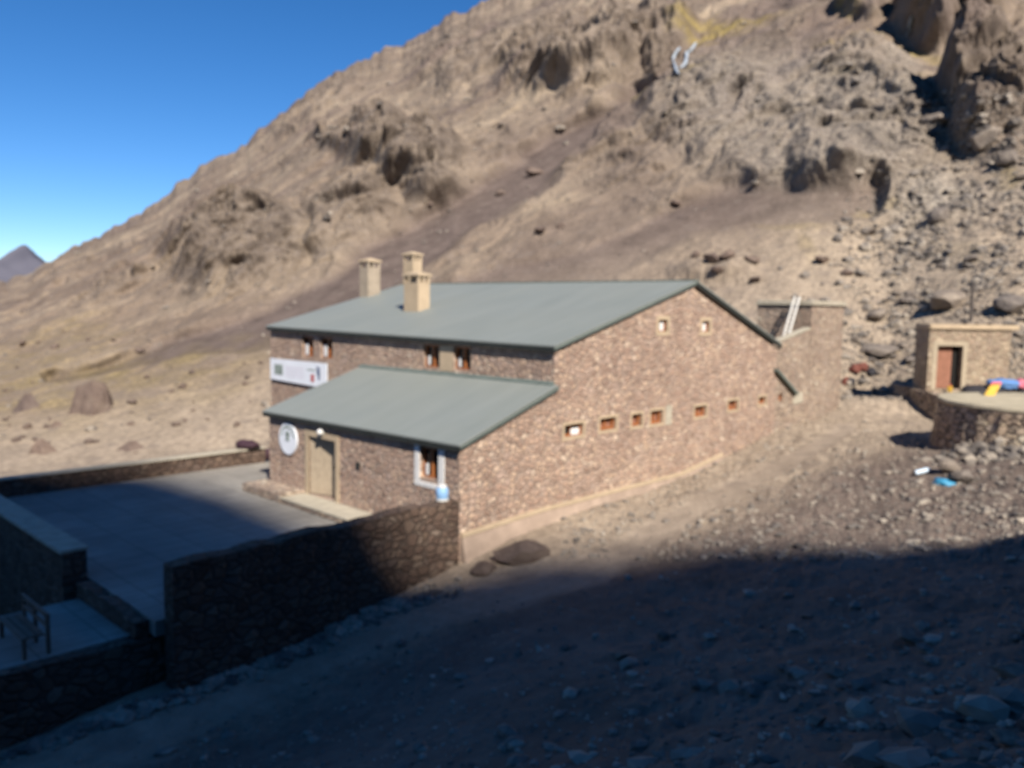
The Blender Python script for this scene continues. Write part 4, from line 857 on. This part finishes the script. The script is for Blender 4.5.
# loose stones nobody could count
base = bmesh.new(); bmesh.ops.create_icosphere(base, subdivisions=1, radius=1); bv = np.array([v.co for v in base.verts]); bf = np.array([[v.index for v in f.verts] for f in base.faces]); base.free()
def scatter(name, pts, szs, mat, label, flat=.6):
    V_, F_ = [], []
    for k, (p_, s_) in enumerate(zip(pts, szs)):
        q_ = bv * (1 + rng.uniform(-.28, .28, (len(bv), 1))); a = rng.uniform(0, 6.28); ca, sa = math.cos(a), math.sin(a)
        q_ = q_ * s_ * np.array([rng.uniform(.8, 1.4), rng.uniform(.7, 1.1), flat * rng.uniform(.6, 1.2)]); q_ = np.c_[q_[:, 0] * ca - q_[:, 1] * sa, q_[:, 0] * sa + q_[:, 1] * ca, q_[:, 2]]
        V_.append(q_ + p_); F_.append(bf + k * len(bv))
    V_ = np.concatenate(V_); F_ = np.concatenate(F_); me = bpy.data.meshes.new(name); me.from_pydata(V_.tolist(), [], F_.tolist()); me.materials.append(mat)
    o = bpy.data.objects.new(name, me); COL.objects.link(o); o['kind'] = 'stuff'; o['label'] = label; o['category'] = 'stones'
def sample(nmax, fn_xy, size, far=120):
    P_, S_ = [], []; tries = 0
    while len(P_) < nmax and tries < nmax * 4:
        tries += 1; x, y = fn_xy(); h, n_, d_ = hit(x, y)
        if h is None or d_ > far: continue
        if -12.4 < h.x < 22.3 and -.05 < h.y < 17 or (h.x < -12 and h.y > .4 and h.y < 17): continue
        s_ = size(d_, x, y)
        if s_ <= 0: continue
        P_.append(np.array(h) + np.array([0, 0, s_ * .15])); S_.append(s_)
    return P_, S_
def on_track(x, y):
    w_ = float(np.interp(y, [430, 500, 560, 640, 768], [6, 10, 15, 24, 34])); return float(polydist(np.array([x]), np.array([y]), pth)[0]) < w_ * .95
par = lambda a, m_, mx: min(mx, m_ * random.paretovariate(a))
P_, S_ = sample(1500, lambda: (random.uniform(-60, 1080), 560 + 215 * random.random() ** .8), lambda d, x, y: 0 if on_track(x, y) and random.random() < .93 else par(2.2, .025, .16) * (1.3 if x > 860 and y > 690 else 1))
scatter('loose_stones', P_, S_, M['rubble'], 'small loose stones strewn over the shaded foreground slope')
P_, S_ = sample(5200, lambda: (random.uniform(560, 1080), random.uniform(400, 560)), lambda d, x, y: 0 if on_track(x, y) and random.random() < .9 or y < 470 - (x - 700) * .1 - 20 and random.random() < .75 else par(2.3, .025, .13))
scatter('loose_stones', P_, S_, M['rubble'], 'small loose stones on the sunlit slope between the refuge and the platform')
P_, S_ = sample(1500, lambda: (lambda t_: (t_ * 480 - 20, float(np.interp(t_ * 480 - 20, [0, 170, 300, 380, 450], [752, 697, 648, 610, 586])) + random.gauss(3, 4)))(random.random()), lambda d, x, y: par(1.8, .04, .16))
scatter('loose_stones', P_, S_, M['rubble'], 'stones gathered along the foot of the terrace walls')
def scree_sz(d, x, y):
    edge = (x + (y - 300) * .3 - 800 + 45 * float(perlin(np.array([[x * .03, y * .03, 1.5]]))[0])) / 90 if y > 190 else (x - 850 - (190 - y) * .4) / 90
    dens = min(.85, max(0, edge)) * (.55 + .9 * float(perlin(np.array([[x * .045, y * .06, 7.5]]))[0]))
    return 0 if random.random() > dens else par(2.2, .05, .45) * d / 60
P_, S_ = sample(11000, lambda: (random.uniform(790, 1080), random.uniform(90, 400)), scree_sz)
scatter('scree', P_, S_, M['rubble'], 'scree of small boulders covering the slope behind the hut', .75)
P_, S_ = sample(3200, lambda: (random.uniform(-40, 860), random.uniform(20, 450)), lambda d, x, y: 0 if random.random() > .55 + 1.1 * float(perlin(np.array([[x * .02, y * .03, 4.5]]))[0]) else par(2.0, .05, .6) * d / 90, 330)
scatter('hillside_stones', P_, S_, M['rubble'], 'scattered stones all over the mountainside', .6)
0 and scatter('scree', P_, S_, M['rubble'], 'scree of small boulders covering the slope behind the hut', .75)
# rubble heap in front of the platform
pcv = Vector((pcx, pcy, 0)); P_, S_ = [], []
for k in range(900):
    a = math.radians(random.uniform(150, 290)); r_ = R0 + .1 + abs(random.gauss(0, .9)); x_, y_ = pcx + r_ * math.cos(a), pcy + r_ * math.sin(a); P_.append(np.array([x_, y_, drop(x_, y_) + max(0, .45 - (r_ - R0) * .3) * random.random()])); S_.append(par(1.8, .07, .26))
scatter('rubble', P_, S_, M['rubble'], 'rubble lying round the foot of the round platform', .8)

# ice in the gullies
def ice(name, pts, wpx, lab):
    bm = bmesh.new(); prev = None
    for (x, y), w_ in zip(pts, wpx):
        h, n_, d_ = hit(x, y); c_ = h + n_ * .25; r_ = w_ * d_ / F / 2; cur = [bm.verts.new(c_ + Vector(RT) * r_ * math.cos(a) + (Vector(UP) * .6 - Vector(FW) * .6) * r_ * math.sin(a)) for a in np.linspace(0, 2 * math.pi, 9)[:-1]]
        if prev:
            for k in range(8): bm.faces.new((prev[k], prev[(k + 1) % 8], cur[(k + 1) % 8], cur[k]))
        prev = cur
    tag(obj(name, bm, M['ice'], None, tuple(c_), smooth=True), lab, 'ice')
ice('ice_patch', [(678, 49), (674, 53), (672, 58), (673, 62), (675, 67), (678, 71), (681, 75)], [3, 3, 4, 2, 3.5, 3.5, 2], 'thin white curved streak of ice high on the slope, left branch')
ice('ice_patch', [(695, 45), (692, 51), (688, 54), (687, 59), (687, 64), (683, 67), (679, 68)], [3, 4, 5, 3, 4, 4, 2], 'white streak of ice high on the slope, right branch')
ice('ice_patch', [(914, 16), (913, 21), (911, 26), (911, 31), (909, 35)], [3, 5, 4, 4, 2.5], 'small white streak of ice between the dark cliffs')
